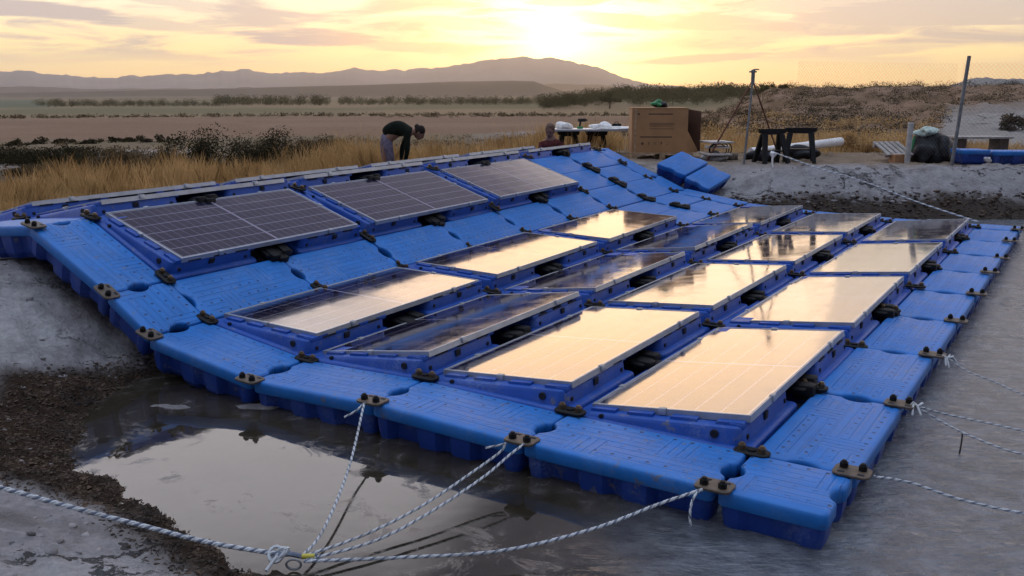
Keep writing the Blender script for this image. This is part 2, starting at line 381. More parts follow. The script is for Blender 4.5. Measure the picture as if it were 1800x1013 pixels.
def height(x, y):
    x = np.asarray(x, float); y = np.asarray(y, float)
    d0 = sdist(x, y); r = np.hypot(x, y); azd = np.degrees(np.arctan2(x, y))
    near = sst(r, 60, 20)
    d = d0 + (.10 * fbm(x * 1.7, y * 1.7) + .05 * fbm(x * 6, y * 6, 3)) * near
    nb = sst(y, 6.2, 3.8) * sst(x, 6, 2)
    c = .5 * (1 - nb) + .20 * nb; wd = 1.40 * (1 - nb) + 1.9 * nb
    fb = sst(y, 10, 13) * sst(x, 2.4, 3.4); wd = wd * (1 - fb) + 1.1 * fb
    t = np.clip(d / wd, -2, 3)
    s = -np.log(np.exp(-8 * t) + math.exp(-8)) / 8
    z = np.where(d < 0, WZ + np.maximum(d * .55, -.9), WZ + (c - WZ) * np.maximum(s, 0))
    lr = np.log(np.maximum(r, 1))
    zl = np.interp(lr, np.log([1, 8, 14, 20, 30, 40, 90, 165, 450, 1000, 30000]), [.15, .05, .0, -.22, -.33, -.5, -1.5, -2.1, -3.8, -4.4, -4.4])
    zr = np.interp(lr, np.log([1, 14, 17, 20, 28, 40, 90, 165, 450, 1000, 30000]), [.2, .52, .55, .5, .3, .0, -1.2, -2.1, -3.8, -4.4, -4.4])
    wr = sst(azd, -4, 6); base = zl * (1 - wr) + zr * wr
    base = base * (1 - nb) + .2 * nb
    k = sst(d, wd + .4, wd + 4.0)
    z = z * (1 - k) + base * k
    # scrubby mound on the right
    mk = sst(azd, 9.5, 17) * sst(azd, 80, 55)
    z = z + mk * (sst(r, 27, 75) * 3.0 - sst(r, 80, 160) * 1.2) + sst(azd, 22, 27) * sst(azd, 80, 55) * sst(r, 80, 125) * 2.6
    z = z + sst(azd, 1, 6) * sst(azd, 26, 16) * sst(r, 200, 330) * sst(r, 600, 400) * 3.0
    z = z + fb * sst(d, 0, .3) * sst(d, 2.2, 1.2) * (.10 * fbm(x * 2.6 + 2, y * 1.2 + 8, 4) + .06 * np.abs(fbm(x * 1.1, y * 7, 3)))
    # mud shoal just breaking the surface at the left of the pond
    sh = np.exp(-(((y - 5.32) / .30) ** 2)) * sst(x, -2.6, -2.2) * sst(x, -.9, -1.5)
    z = np.where(d < 0, z * (1 - sh) + (WZ + .012 + .05 * fbm(x * 3.2, y * 5.5, 4)) * sh, z)
    # hollow worn into the bank corner under the two tilted floats
    z = z - .42 * np.exp(-(((x - 3.15) / .75) ** 2 + ((y - 14.95) / .65) ** 2))
    # mesa far out
    px = 900 + FH * np.tan(np.clip(np.arctan2(x, np.maximum(y, 1)), -1.3, 1.3)); ty = np.interp(px, MESA[:, 0], MESA[:, 1])
    mz = np.maximum(0, (165.6 - ty)) / FH * 2600 + 5
    z = z + mz * sst(r, 2150, 2550) * (y > 0)
    # roughness
    z = z + near * sst(d, -.3, .15) * (.035 * fbm(x * 2.3 + 5, y * 2.3, 5) + .034 * fbm(x * 9, y * 9, 3) + .012 * fbm(x * 26, y * 26, 2))
    z = z + sst(r, 18, 40) * sst(r, 4000, 60) * .18 * fbm(x * .25, y * .25, 4) + mk * sst(r, 25, 45) * .55 * fbm(x * .55, y * .55, 4)
    z = z + sst(r, 300, 2000) * 1.6 * fbm(x * .004, y * .004, 4)
    return z
def gz(x, y): return float(height(np.array([x]), np.array([y]))[0])

az_f = np.radians(np.concatenate([np.arange(-180, -37, 3.0), np.arange(-37, 37, .125), np.arange(37, 180, 3.0)]))
rr_ = [.25]
while rr_[-1] < 9000: rr_.append(rr_[-1] * (1.045 if rr_[-1] < 1.5 else 1.010 if rr_[-1] < 21 else 1.022 if rr_[-1] < 130 else 1.05))
rr_ = np.array(rr_)
RR, AZ = np.meshgrid(rr_, az_f, indexing='ij')
X = RR * np.sin(AZ); Y = RR * np.cos(AZ); Z = height(X, Y)
nr, na = RR.shape
def grid_mesh(name, X, Y, Z, wrap, center=False):
    nr, na = X.shape; v = np.stack([X, Y, Z], -1).reshape(-1, 3)
    i, j = np.meshgrid(np.arange(nr - 1), np.arange(na if wrap else na - 1), indexing='ij'); j2 = (j + 1) % na
    q = np.stack([i * na + j, i * na + j2, (i + 1) * na + j2, (i + 1) * na + j], -1).reshape(-1, 4)[:, ::-1]
    me = bpy.data.meshes.new(name); me.vertices.add(len(v)); me.vertices.foreach_set('co', v.ravel())
    me.loops.add(q.size); me.loops.foreach_set('vertex_index', q.ravel().astype(np.int32))
    me.polygons.add(len(q)); me.polygons.foreach_set('loop_start', np.arange(0, q.size, 4, dtype=np.int32)); me.polygons.foreach_set('loop_total', np.full(len(q), 4, np.int32))
    me.update(calc_edges=True); me.polygons.foreach_set('use_smooth', np.ones(len(q), bool)); return me
gme = grid_mesh('ground', X, Y, Z, True)
def ground_colour(x, y):
    r = np.hypot(x, y); azd = np.degrees(np.arctan2(x, y)); d = sdist(x, y)
    n1 = fbm(x * .8, y * .8, 5); n2 = fbm(x * 3.1 + 9, y * 3.1, 4); n3 = fbm(x * .05, y * .05, 4)
    col = np.zeros(x.shape + (3,)); 
    def lay(c, k): 
        k = np.clip(k, 0, 1)[..., None]; col[:] = col * (1 - k) + np.array(c) * k
    lay((.27, .253, .257), np.ones_like(r))
    lay((.39, .372, .372), sst(n1, .0, .5) * .8)
    lay((.10, .085, .08), sst(n2, .12, .5) * .6)
    # brown root and debris band just above the water, widest at the left corner
    wl = .12 + .42 * sst(np.hypot(x + 2.75, y - 4.75), 1.35, .5) + .22 * n1
    lay((.036, .022, .014), sst(d, wl + .16, wl - .10) * sst(y, 2.0, 3.4) * sst(x, 3.0, 1.0))
    wf = .42 + .3 * n1; lay((.055, .042, .035), sst(d, wf + .15, wf - .1) * sst(y, 11, 13))
    lay((.045, .037, .028), sst(d, .05, -.05))
    sh = np.exp(-(((y - 5.32) / .34) ** 2)) * sst(x, -2.7, -2.2) * sst(x, -.8, -1.4); lay((.22, .205, .21), sh * sst(d, 0, -.08) * 1.2)
    # beyond the bank: trodden soil, dry grassland, pale track, ploughed field, far fields
    out = sst(r, 15.2, 17.5) * sst(d, 1.2, 2.2)
    lay((.21, .155, .11), out * sst(azd, -2, 6)); lay((.16, .12, .07), out * sst(azd, 2, -4))
    lay((.17, .125, .085), out * sst(n2 + n1, 0, .4) * .7)
    lay((.30, .245, .215), sst(r, 27, 30) * sst(r, 42, 37) * sst(azd + 3 * n1, -17, -22))
    lay((.15, .092, .05), sst(r, 22, 28) * sst(azd, 9, 13))
    lay((.24, .150, .098), sst(r, 26, 33) * sst(azd, 9, 13) * sst(fbm(x * .6, y * .6, 4), -.25, .25))
    lay((.185, .112, .070), sst(r + 6 * n3, 58, 68) * sst(azd, 16, 11))
    lay((.22, .140, .092), sst(r, 58, 68) * sst(azd, 16, 11) * sst(n3, -.1, .4) * .7)
    lay((.21, .145, .082), sst(r, 160, 172) * sst(azd, 16, 11)); lay((.13, .110, .056), sst(r, 165, 240) * sst(azd, 16, 11) * sst(fbm(x * .01 + 4, y * .004, 3), -.1, .25))
    lay((.09, .10, .06), sst(r, 320, 500) * sst(azd, -25.5, -27) * sst(r, 1500, 900))
    lay((.13, .095, .06), sst(r, 900, 1600)); lay((.055, .040, .026), sst(r, 2050, 2200))
    lay((.065, .050, .032), sst(r, 20, 21.5) * sst(r, 29, 27.5) * sst(azd, -9, -12)); lay((.085, .06, .035), sst(r, 27, 29) * sst(r, 56, 50) * sst(azd + 4 * n3, -18, -14) * sst(azd, 9, 6) * .7)
    # grey dirt road at the right
    rx = 13.7 + (y - 26) * .53 + .6 * n3
    lay((.26, .235, .215), sst(np.abs(x - rx), 2.5 + .4 * n1, 1.8 + .4 * n1) * sst(r, 22, 25) * sst(r, 52, 44) * sst(azd, 22, 25.5))
    lay((.22, .205, .195), sst(r, 92, 104) * sst(azd, 22, 25))
    return np.clip(col, .01, .9)
gc = ground_colour(X, Y).reshape(-1, 3)
ca = gme.color_attributes.new('Col', 'FLOAT_COLOR', 'POINT'); ca.data.foreach_set('color', np.concatenate([gc, np.ones((len(gc), 1))], 1).ravel().astype(np.float32))
gm = bpy.data.materials.new('soil'); gm.use_nodes = True; t = NT(gm.node_tree); t.n.clear()
o_ = t.node('ShaderNodeOutputMaterial'); p_ = t.node('ShaderNodeBsdfPrincipled'); t.l.new(p_.outputs[0], o_.inputs[0])
c_ = t.node('ShaderNodeTexCoord').outputs['Object']; ac = t.node('ShaderNodeVertexColor', layer_name='Col').outputs[0]
na_ = t.noise(c_, 22, 8, .7); nb_ = t.noise(c_, 5, 6, .65); nc_ = t.noise(c_, .35, 6, .7)
colr = t.scale(ac, t.m('ADD', -.05, t.m('ADD', t.m('MULTIPLY', na_, 1.1), t.m('MULTIPLY', nb_, 1.0))))
colr = t.scale(colr, t.m('ADD', .75, t.m('MULTIPLY', nc_, .5)))
vo = t.node('ShaderNodeTexVoronoi', feature='DISTANCE_TO_EDGE'); t.put(vo.inputs['Vector'], t.add(c_, t.scale(t.comb(nb_, na_, 0.0), .25))); vo.inputs['Scale'].default_value = 3.2
v2 = t.node('ShaderNodeTexVoronoi', feature='DISTANCE_TO_EDGE'); t.put(v2.inputs['Vector'], t.add(c_, t.scale(t.comb(nb_, t.noise(c_, 3, 6, .7), na_), .5))); v2.inputs['Scale'].default_value = 1.1
crk = t.m('MULTIPLY', t.m('SUBTRACT', 1.0, t.ss(v2.outputs['Distance'], .006, .022)), t.ss(t.noise(c_, .7, 3, .5), .50, .58))
colr = t.scale(colr, t.m('SUBTRACT', 1.0, t.m('MULTIPLY', crk, .75)))
t.put(p_.inputs['Base Color'], colr); p_.inputs['Roughness'].default_value = .95; p_.inputs['Specular IOR Level'].default_value = .15
bn = t.node('ShaderNodeBump'); bn.inputs['Distance'].default_value = 1; bn.inputs['Strength'].default_value = 1
t.put(bn.inputs['Height'], t.m('ADD', t.m('SUBTRACT', t.m('MULTIPLY', na_, .035), t.m('MULTIPLY', crk, .02)), t.m('ADD', t.m('MULTIPLY', nb_, .06), t.m('MULTIPLY', t.m('MINIMUM', vo.outputs['Distance'], .04), .03)))); t.l.new(bn.outputs[0], p_.inputs['Normal'])
gme.materials.append(gm); tag(link('ground', gme), 'grey mud banks around the pond with dry plain and fields beyond', 'ground', None, 'structure')

# ------------------------------------------------------------------ mountains on the horizon
MT = np.array([(-2500, 140), (-900, 142), (-200, 135), (0, 132), (60, 130), (130, 138), (200, 138), (300, 133), (380, 130), (430, 122), (480, 130), (560, 127), (640, 120), (680, 124), (760, 119), (820, 111), (870, 105), (915, 101), (960, 103), (1010, 110), (1050, 119), (1100, 138), (1150, 152), (1250, 158), (1600, 158), (2300, 150), (4500, 150)], float)
ma = np.radians(np.arange(-62, 62, .1)); mr = np.linspace(6000, 8400, 26)
RM, AM = np.meshgrid(mr, ma, indexing='ij'); XM = RM * np.sin(AM); YM = RM * np.cos(AM)
pxm = 900 + FH * np.tan(AM); hy = np.interp(pxm, MT[:, 0], MT[:, 1]) + 4.5 * vnoise(pxm / 23, pxm * 0) + 2.6 * vnoise(pxm / 8, pxm * 0 + 3)
top = (165 - hy) / FH * 7000 / np.cos(AM) * np.cos(AM) + 1.7
kk = 1 - np.abs(RM - 7000) / 1250; ZM = -6 + (top + 6) * np.clip(kk, 0, 1) ** .8 + np.clip(kk, 0, .8) * (1 - np.clip(kk, 0, 1)) * 160 * fbm(XM / 600, YM / 600, 4)
mm = grid_mesh('mountains', XM, YM, ZM, False); mm.materials.append(mat('mountain_rock', (.12, .10, .10), .95, .3, .002))
tag(link('mountains', mm), 'hazy blue grey mountain range on the horizon under the sunset', 'mountains', None, 'structure')

# ------------------------------------------------------------------ pond water
wv = MB(); wp = POND.copy(); cen = wp.mean(0); wp = cen + (wp - cen) * 1.12
wv.add([(p[0], p[1], WZ) for p in wp], [tuple(range(len(wp)))])
wm = bpy.data.materials.new('pond_water'); wm.use_nodes = True; t = NT(wm.node_tree); t.n.clear()
o_ = t.node('ShaderNodeOutputMaterial'); p_ = t.node('ShaderNodeBsdfPrincipled'); t.l.new(p_.outputs[0], o_.inputs[0])
c_ = t.node('ShaderNodeTexCoord').outputs['Object']; x_, y_, _ = t.sep(c_)
rip = t.ss(t.m('ADD', x_, t.m('ADD', t.m('MULTIPLY', y_, -.35), t.m('MULTIPLY', t.noise(c_, 1.1, 5, .65), 1.0))), -.62, .15)
scum = t.m('MULTIPLY', t.ss(t.noise(c_, 4.5, 9, .76, .6), .50, .64), t.ss(t.noise(c_, 1.1, 4, .6), .40, .58))
mud = t.mix(t.ss(t.noise(c_, 2.2, 6, .65), .3, .7), (.018, .014, .009), (.044, .036, .026))
mud = t.mix(rip, mud, t.mix(t.ss(t.noise(c_, 6, 6, .7), .35, .7), (.062, .067, .078), (.135, .145, .168)))
mud = t.mix(t.m('MULTIPLY', scum, .7), mud, (.115, .105, .10))
t.put(p_.inputs['Base Color'], mud); p_.inputs['IOR'].default_value = 1.58
t.put(p_.inputs['Roughness'], t.m('ADD', .025, t.m('ADD', t.m('MULTIPLY', rip, .20), t.m('MULTIPLY', scum, .38))))
rv = t.node('ShaderNodeMapping'); rv.inputs['Rotation'].default_value = (0, 0, .5); rv.inputs['Scale'].default_value = (1, 2.2, 1); t.l.new(c_, rv.inputs[0])
h1 = t.m('MULTIPLY', t.noise(rv.outputs[0], 9, 5, .62, .4), .018); h2 = t.m('MULTIPLY', t.noise(c_, 40, 3, .6), .002); h0 = t.m('MULTIPLY', t.noise(c_, 2.0, 3, .5), .0025)
hh = t.m('ADD', t.m('MULTIPLY', t.m('ADD', h1, h2), rip), h0)
bn = t.node('ShaderNodeBump'); bn.inputs['Distance'].default_value = 1; bn.inputs['Strength'].default_value = 1; t.put(bn.inputs['Height'], hh); t.l.new(bn.outputs[0], p_.inputs['Normal'])
tag(wv.build('pond_water', wm), 'murky pond water, glassy near the bank and rippled at the right', 'water', None, 'structure')

# ------------------------------------------------------------------ float meshes
def rounded_rect(L, Wd, r, n=4, notch=None, bays=None):
    """closed outline, counter-clockwise; notch = (half width, depth) of a dip in each short end; bays = list of (x0, x1, depth) dents in the long sides"""
    hx, hy = L / 2, Wd / 2; pts = []
    def corner(cx, cy, a0):
        for k in range(n + 1):
            a = a0 + math.pi / 2 * k / n; pts.append((cx + r * math.cos(a), cy + r * math.sin(a)))
    def end(sx):
        if not notch: return
        hw, dp = notch; ys = np.linspace(-hw, hw, 9) * sx
        for yv in ys: pts.append((sx * (hx - dp * (math.cos(yv / hw * math.pi / 2) ** .7 if abs(yv) < hw else 0)), yv))
    def sidep(sy):
        if not bays: return
        bb = sorted(bays, key=lambda q: q[0]); bb = bb if sy < 0 else [(-x1, -x0, dp) for x0, x1, dp in bb]
        for x0, x1, dp in sorted(bb, key=lambda q: q[0]):
            e = .04
            for xv, dd in ((x0, 0), (x0 + e, dp), (x1 - e, dp), (x1, 0)): pts.append((xv if sy < 0 else -xv, sy * (hy - dd)))
    corner(hx - r, -hy + r, -math.pi / 2); end(1); corner(hx - r, hy - r, 0); sidep(1); corner(-hx + r, hy - r, math.pi / 2); end(-1); corner(-hx + r, -hy + r, math.pi); sidep(-1)
    return pts
def inset(pts, d):
    n = len(pts); out = []
    for i in range(n):
        p0, p, p1 = (Vector(pts[(i + k) % n]) for k in (-1, 0, 1))
        a = (p - p0); b = (p1 - p); a = a.normalized() if a.length > 1e-9 else b.normalized(); b = b.normalized() if b.length > 1e-9 else a
        nn = Vector((-(a.y + b.y), a.x + b.x)); nn = nn.normalized() if nn.length > 1e-6 else Vector((-a.y, a.x))
        k = max(.5, abs(nn.dot(Vector((-a.y, a.x))))); q = p + nn * d / k; out.append((q.x, q.y))
    return out
def loops(mb, pts, lv, mi=0):
    mb.loft([[(x, y, z) for x, y in (inset(pts, d) if d else pts)] for d, z in lv], mi)
def deck_mesh(name, L, Wd, m, notch=True):
    mb = MB(); pts = rounded_rect(L, Wd, .035, 4, (.085, .045) if notch else None)
    loops(mb, pts, [(.020, 0), (.008, -.003), (.002, -.010), (0, -.022), (0, -.068), (.006, -.076)]); return mb.mesh(name, m, 50)
def hull_mesh(name, L, Wd):
    mb = MB(); k = L / 1.12
    if L > .8: bays = [(-.44 * k, -.20 * k, .05), (-.06 * k, .06 * k, .035), (.20 * k, .44 * k, .05)]
    else: bays = [(-.14, .14, .02)]
    pts = rounded_rect(L - .02, Wd - .02, .05, 4, (.095, .05), bays)
    loops(mb, pts, [(.0, -.072), (.004, -.13), (.02, -.21), (.05, -.25)])
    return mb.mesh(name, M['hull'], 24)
SZ = {'long': (1.105, .485), 'mid': (.975, .485), 'small': (.485, .485)}
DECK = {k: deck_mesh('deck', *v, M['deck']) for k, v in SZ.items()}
HULL = {k: hull_mesh('hull', *v) for k, v in SZ.items()}
# panel float: x along the rows (outer end at -x), y from the high side (-) to the low side (+)
LX, LY = 1.105, .98
def lobe_outline(L, Wd, r, xo, yo):
    hx, hy = L / 2, Wd / 2; pts = []
    def arc(cx, cy, a0, a1, rad, n=4):
        for k in range(n + 1):
            a = a0 + (a1 - a0) * k / n; pts.append((cx + rad * math.cos(a), cy + rad * math.sin(a)))
    q = math.pi / 2
    arc(xo - r, -hy + r, -q, 0, r); arc(xo + .06, yo - .06, 2 * q, q, .06); pts.append((hx - .02, yo)); arc(hx - r, yo + r, -q, 0, r)
    arc(hx - r, hy - r, 0, q, r); arc(-hx + r, hy - r, q, 2 * q, r); arc(-hx + r, -hy + r, 2 * q, 3 * q, r)
    return pts
def lobe_mesh(name, lv, d, r, m):
    mb = MB(); loops(mb, [p for p in lobe_outline(LX - d, LY - d, r, .325, .02)], lv); return mb.mesh(name, m, 50)
LDECK = lobe_mesh('deck', [(.02, 0), (.010, -.004), (.003, -.012), (0, -.024), (0, -.07), (.006, -.078)], 0, .035, M['blue'])
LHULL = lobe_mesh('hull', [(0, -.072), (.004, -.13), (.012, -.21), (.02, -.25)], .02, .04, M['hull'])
def wedge():
    mb = MB(); zt = lambda y: .052 - .092 * y
    x0, x1, y0, y1 = -.515, .30, -.445, .44
    pts = [(x + (x0 + x1) / 2, y + (y0 + y1) / 2) for x, y in rounded_rect(x1 - x0, y1 - y0, .06, 5)]
    def lp(d, dz): return [(x, y, zt(y) + dz) for x, y in inset(pts, d)]
    mb.loft([[(x, y, -.006) for x, y in pts], [(x, y, max(.0, zt(y) - .02)) for x, y in inset(pts, .012)], lp(.018, -.006), lp(.034, 0)])
    for yy in (-.36, -.12, .12, .33):            # raised pads at the outer end
        q = [(x0 + .045, yy - .07), (x0 + .20, yy - .07), (x0 + .20, yy + .07), (x0 + .045, yy + .07)]
        mb.loft([[(x, y, zt(y) - .005) for x, y in q], [(x, y, zt(y) + .012) for x, y in q], [(x * .98 + (x0 + .12) * .02, y * .9 + yy * .1, zt(y) + .016) for x, y in q]])
    for xx in (-.42, -.18, .06, .25):            # upstands along the high side that carry the panel frame
        mb.box(xx - .055, xx + .055, -.432, -.36, .07, .100, bev=.006)
    return mb.mesh('support', M['blue'], 40)
WEDGE = wedge()
def painted_ports():
    out = []
    def one(f): mb = MB(); f(mb); out.append(mb.mesh('port', M['hole_shade'], 40))  # dark blocks set proud of the wall, painted as shaded openings
    one(lambda m: m.box(-.16, -.105, -.4465, -.435, .03, .073, bev=.004)); one(lambda m: m.box(-.44, -.415, -.4465, -.435, .016, .04, bev=.003)); one(lambda m: m.box(.20, .225, -.4465, -.435, .016, .04, bev=.003))
    for xx in (-.30, -.06, .16): one(lambda m, xx=xx: m.box(xx - .06, xx + .06, -.439, -.42, .083, .093))
    one(lambda m: m.tube([(-.518, -.30, .042), (-.50, -.30, .042)], .021, 14)); one(lambda m: m.tube([(-.518, .32, .012), (-.50, .32, .012)], .012, 10))
    return out
PAINTED_PORTS = painted_ports()
PL, PW = 1.98, .89
def panel_meshes():
    f = MB(); h = .036; b = .012
    f.box(-PL / 2, PL / 2, -PW / 2, -PW / 2 + b, -h, 0.0012); f.box(-PL / 2, PL / 2, PW / 2 - b, PW / 2, -h, 0.0012)
    f.box(-PL / 2, -PL / 2 + b, -PW / 2 + b, PW / 2 - b, -h, .0012); f.box(PL / 2 - b, PL / 2, -PW / 2 + b, PW / 2 - b, -h, .0012)
    g = MB(); g.box(-PL / 2 + b, PL / 2 - b, -PW / 2 + b, PW / 2 - b, -.012, -.0015)
    c = MB(); c.box(-.022, .022, -.012, .016, -.030, .007, bev=.003)
    return f.mesh('frame', M['alu']), g.mesh('glass', M['cells']), c.mesh('clamp', M['alu'], 40)
PF, PG, PC = panel_meshes()

# ------------------------------------------------------------------ the array: stations across (a, z) and along (b), in units of the camera height
H = CAMH
ST = [(.435, 0), (.724, 0), (1.318, 0), (1.90, .014), (2.466, 0), (3.03, .078), (3.276, .22), (3.773, .456), (4.34, .41), (4.90, .33), (5.16, .29)]
B0 = 2.43; BP = .66
def pt(s, b, dz=0.0):
    """point of the float tops: s = station (may be fractional), b along the rows"""
    i = min(int(math.floor(s)), len(ST) - 2); f = s - i
    a = ST[i][0] * (1 - f) + ST[i + 1][0] * f; z = ST[i][1] * (1 - f) + ST[i + 1][1] * f
    a = 1.35 + (a - 1.35) * (1 + .0115 * (b - B0))
    z += (b - B0) / 5.28 * float(np.interp(s, [3.5, 4, 5, 6, 8], [0, .045, .06, .035, .03]))
    q = AB(a * H, b * H); return Vector((q[0], q[1], z * H + dz))
def quad_frame(p00, p10, p11, p01):
    """corners (low a, low b), (low a, high b), (high a, high b), (high a, low b) -> matrix with x along b, y along a, and both lengths"""
    c = (p00 + p10 + p11 + p01) / 4; ex = ((p10 + p11) - (p00 + p01)) / 2; ey = ((p01 + p11) - (p00 + p10)) / 2
    lx, ly = ex.length, ey.length; ex.normalize(); n = ex.cross(ey).normalized(); ey = n.cross(ex)
    Mx = Matrix((ex, ey, n)).transposed().to_4x4(); Mx.translation = c; return Mx, lx, ly
rj = random.Random(3)
def jig(Mx, k=1.0):
    return Mx @ Matrix.Translation((rj.gauss(0, .004) * k, rj.gauss(0, .004) * k, rj.gauss(0, .004) * k)) @ Matrix.Rotation(rj.gauss(0, .004) * k, 4, 'Z') @ Matrix.Rotation(rj.gauss(0, .006) * k, 4, 'X')
def walkway(kind, quad, label, group, along_b=True):
    Mx, lx, ly = quad_frame(*quad); gap = .012
    if not along_b: Mx = Mx @ Matrix.Rotation(math.pi / 2, 4, 'Z'); lx, ly = ly, lx
    L, Wd = SZ[kind]; Mx = jig(Mx) @ Matrix.Diagonal(((lx - gap) / L, (ly - gap) / Wd, 1, 1))
    r = empty('walkway_float', label, 'float', group=group, mat=Mx)
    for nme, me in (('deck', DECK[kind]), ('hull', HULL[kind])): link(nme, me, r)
    return r
def sq(s0, s1, b0, b1): return pt(s0, b0), pt(s0, b1), pt(s1, b1), pt(s1, b0)
ORD = ['first', 'second', 'third', 'fourth', 'fifth', 'sixth', 'seventh', 'eighth', 'ninth', 'tenth']
bj = [B0 + BP * j for j in range(9)]; BS = B0 - .293; BE = bj[8] + .293
ROWN = {1: 'lowest row beside the right edge walkway', 2: 'second row up from the right edge', 3: 'third row up from the right edge', 4: 'fourth row just below the middle walkway', 6: 'top facing row above the middle walkway', 7: 'crest row on the bank top', 8: 'row behind the bank crest'}
EDGEN = {0: 'right edge walkway', 1: 'lowest row', 2: 'second row', 3: 'third row', 4: 'fourth row', 5: 'middle walkway', 6: 'top facing row', 7: 'crest row', 8: 'row behind the crest', 9: 'outermost left walkway'}
G_W = 'blue walkway floats of the raft'; G_P = 'blue wedge floats under the panels'; G_S = 'solar panels on the raft'; G_C = 'bolted connectors between the floats'
# edges along the near and far ends
for s in range(0, 10):
    small = s in (0, 5, 9)
    walkway('small' if small else 'mid', sq(s, s + 1, BS, B0), ('square blue corner float at the nearest tip of the raft' if s == 0 else 'blue near end float in front of the ' + EDGEN[s]), G_W, along_b=False)
    walkway('small' if small else 'mid', sq(s, s + 1, bj[8], BE), 'blue far end float closing off the ' + EDGEN[s], G_W, along_b=False)
for j in range(8):
    walkway('long', sq(0, 1, bj[j], bj[j + 1]), 'blue ribbed float, %s from the near tip along the right edge' % ORD[j], G_W)
    walkway('long', sq(5, 6, bj[j], bj[j + 1]), 'blue ribbed float, %s from the near end of the middle walkway' % ORD[j], G_W)
    walkway('long', sq(9, 10, bj[j], bj[j + 1]), 'blue float, %s from the near end of the outermost left walkway' % ORD[j], G_W)
def panel_at(Mq, lx, ly, label, extra=0.0):
    th = math.atan((.128 - .030) / PW) + math.radians(extra)
    Mx = Mq @ Matrix.Translation((0, -ly / 2 + .06 + PW * math.cos(th) / 2, .080)) @ Matrix.Rotation(-th, 4, 'X')
    r = empty('solar_panel', label, 'solar panel', group=G_S, mat=jig(Mx, .8))
    link('frame', PF, r); link('glass', PG, r)
    for sx in (-1, 1):
        c = link('clamp', PC, r); c.location = (sx * .62, -PW / 2, 0)
        c = link('clamp', PC, r); c.location = (sx * .62, PW / 2, 0); c.rotation_euler = (0, 0, math.pi)
        c = link('clamp', PC, r); c.location = (sx * PL / 2, .03, 0); c.rotation_euler = (0, 0, -sx * -math.pi / 2)
npan = {1: 4, 2: 4, 3: 4, 4: 3, 6: 3, 7: 4, 8: 4}
for s, n in npan.items():
    for k in range(4):
        if k < n:
            for hlf in (0, 1):
                Mx, lx, ly = quad_frame(*sq(s, s + 1, bj[2 * k + hlf], bj[2 * k + hlf + 1]))
                if hlf: Mx = Mx @ Matrix.Diagonal((-1, 1, 1, 1))
                r = empty('panel_float', 'blue wedge float under %s half of %s panel in %s' % (('near', 'far')[hlf], ORD[k], EDGEN[s]), 'float', group=G_P,
                          mat=jig(Mx) @ Matrix.Diagonal(((lx - .012) / LX, (ly - .012) / LY, 1, 1)))
                link('deck', LDECK, r); link('hull', LHULL, r); link('support', WEDGE, r); 
                for me in PAINTED_PORTS: link('port', me, r)  # dark raised blocks that stand in for the shade of openings
            Mx, lx, ly = quad_frame(*sq(s, s + 1, bj[2 * k], bj[2 * k + 2]))
            panel_at(Mx, lx, ly, 'solar panel, %s from the near end in the %s' % (ORD[k], ROWN[s]), {2: -.6, 3: 1.6}.get(s, 0))
        else:
            for hs in (0, 1):
                for hb in (0, 1):
                    walkway('long', sq(s + .5 * hs, s + .5 * hs + .5, bj[2 * k + hb], bj[2 * k + hb + 1]),
                            'blue float in panel-free end of %s, %s' % (EDGEN[s], (('lower near one', 'lower far one'), ('upper near one', 'upper far one'))[hs][hb]), G_W)
# two loose floats hinged up onto the far bank
def ab3(a, b, z): q = AB(a * H, b * H); return Vector((q[0], q[1], z * H))
walkway('long', (ab3(3.176, 8.05, .263), ab3(3.162, 8.62, .345), ab3(3.445, 8.62, .452), ab3(3.465, 8.05, .363)), 'upper blue float of the pair tilted up on the far bank below the crate', G_W)
walkway('long', (ab3(2.932, 8.05, .139), ab3(2.916, 8.62, .230), ab3(3.156, 8.62, .326), ab3(3.170, 8.05, .246)), 'lower blue float of the pair tilted up on the far bank below the crate', G_W)

# ------------------------------------------------------------------ connectors
def conn_meshes():
    p = MB(); p.loft([[(x, y, z) for x, y in (inset(rounded_rect(.175, .095, .035, 4), d) if d else rounded_rect(.175, .095, .035, 4))] for d, z in ((.004, .002), (0, .006), (0, .016), (.006, .020))])
    p.tube([(0, 0, .02), (0, 0, .028)], .022, 10)
    q = MB(); q.tube([(0, 0, .018), (0, 0, .042)], .021, 6); q.tube([(0, 0, .042), (0, 0, .052)], [.016, .012], 10)
    b = MB(); b.loft([[(x, y, z) for x, y in (inset(rounded_rect(.29, .13, .03, 4), d) if d else rounded_rect(.29, .13, .03, 4))] for d, z in ((.004, .002), (0, .008), (0, .03), (.01, .04))])
    b.box(-.12, -.03, -.10, .02, -.04, .052, bev=.012); b.box(.02, .11, -.07, .06, -.04, .060, bev=.012); b.box(-.05, .05, -.12, -.06, -.05, .03, bev=.01)
    o = MB(); o.loft([[(x, y, z) for x, y in (inset(rounded_rect(.165, .125, .03, 4), d) if d else rounded_rect(.165, .125, .03, 4))] for d, z in ((.003, .004), (0, .007), (0, .015), (.003, .018))])
    e = MB(); e.tube([(0, 0, .016), (0, 0, .042)], .020, 6); e.tube([(0, 0, .042), (0, 0, .052)], [.014, .010], 10)
    hl = MB(); hl.box(-.016, .016, -.009, .009, .015, .0195, bev=.002)  # dark raised block painted as the shade of an opening
    return (p.mesh('plate', M['black'], 40), q.mesh('bolt', M['bronze'], 40), b.mesh('plate', M['black'], 40), o.mesh('plate', M['tan'], 40), e.mesh('bolt', M['black'], 40), hl.mesh('painted_slot', M['hole_shade']))
CP, CB, CBIG, CO, CE, CH = conn_meshes()
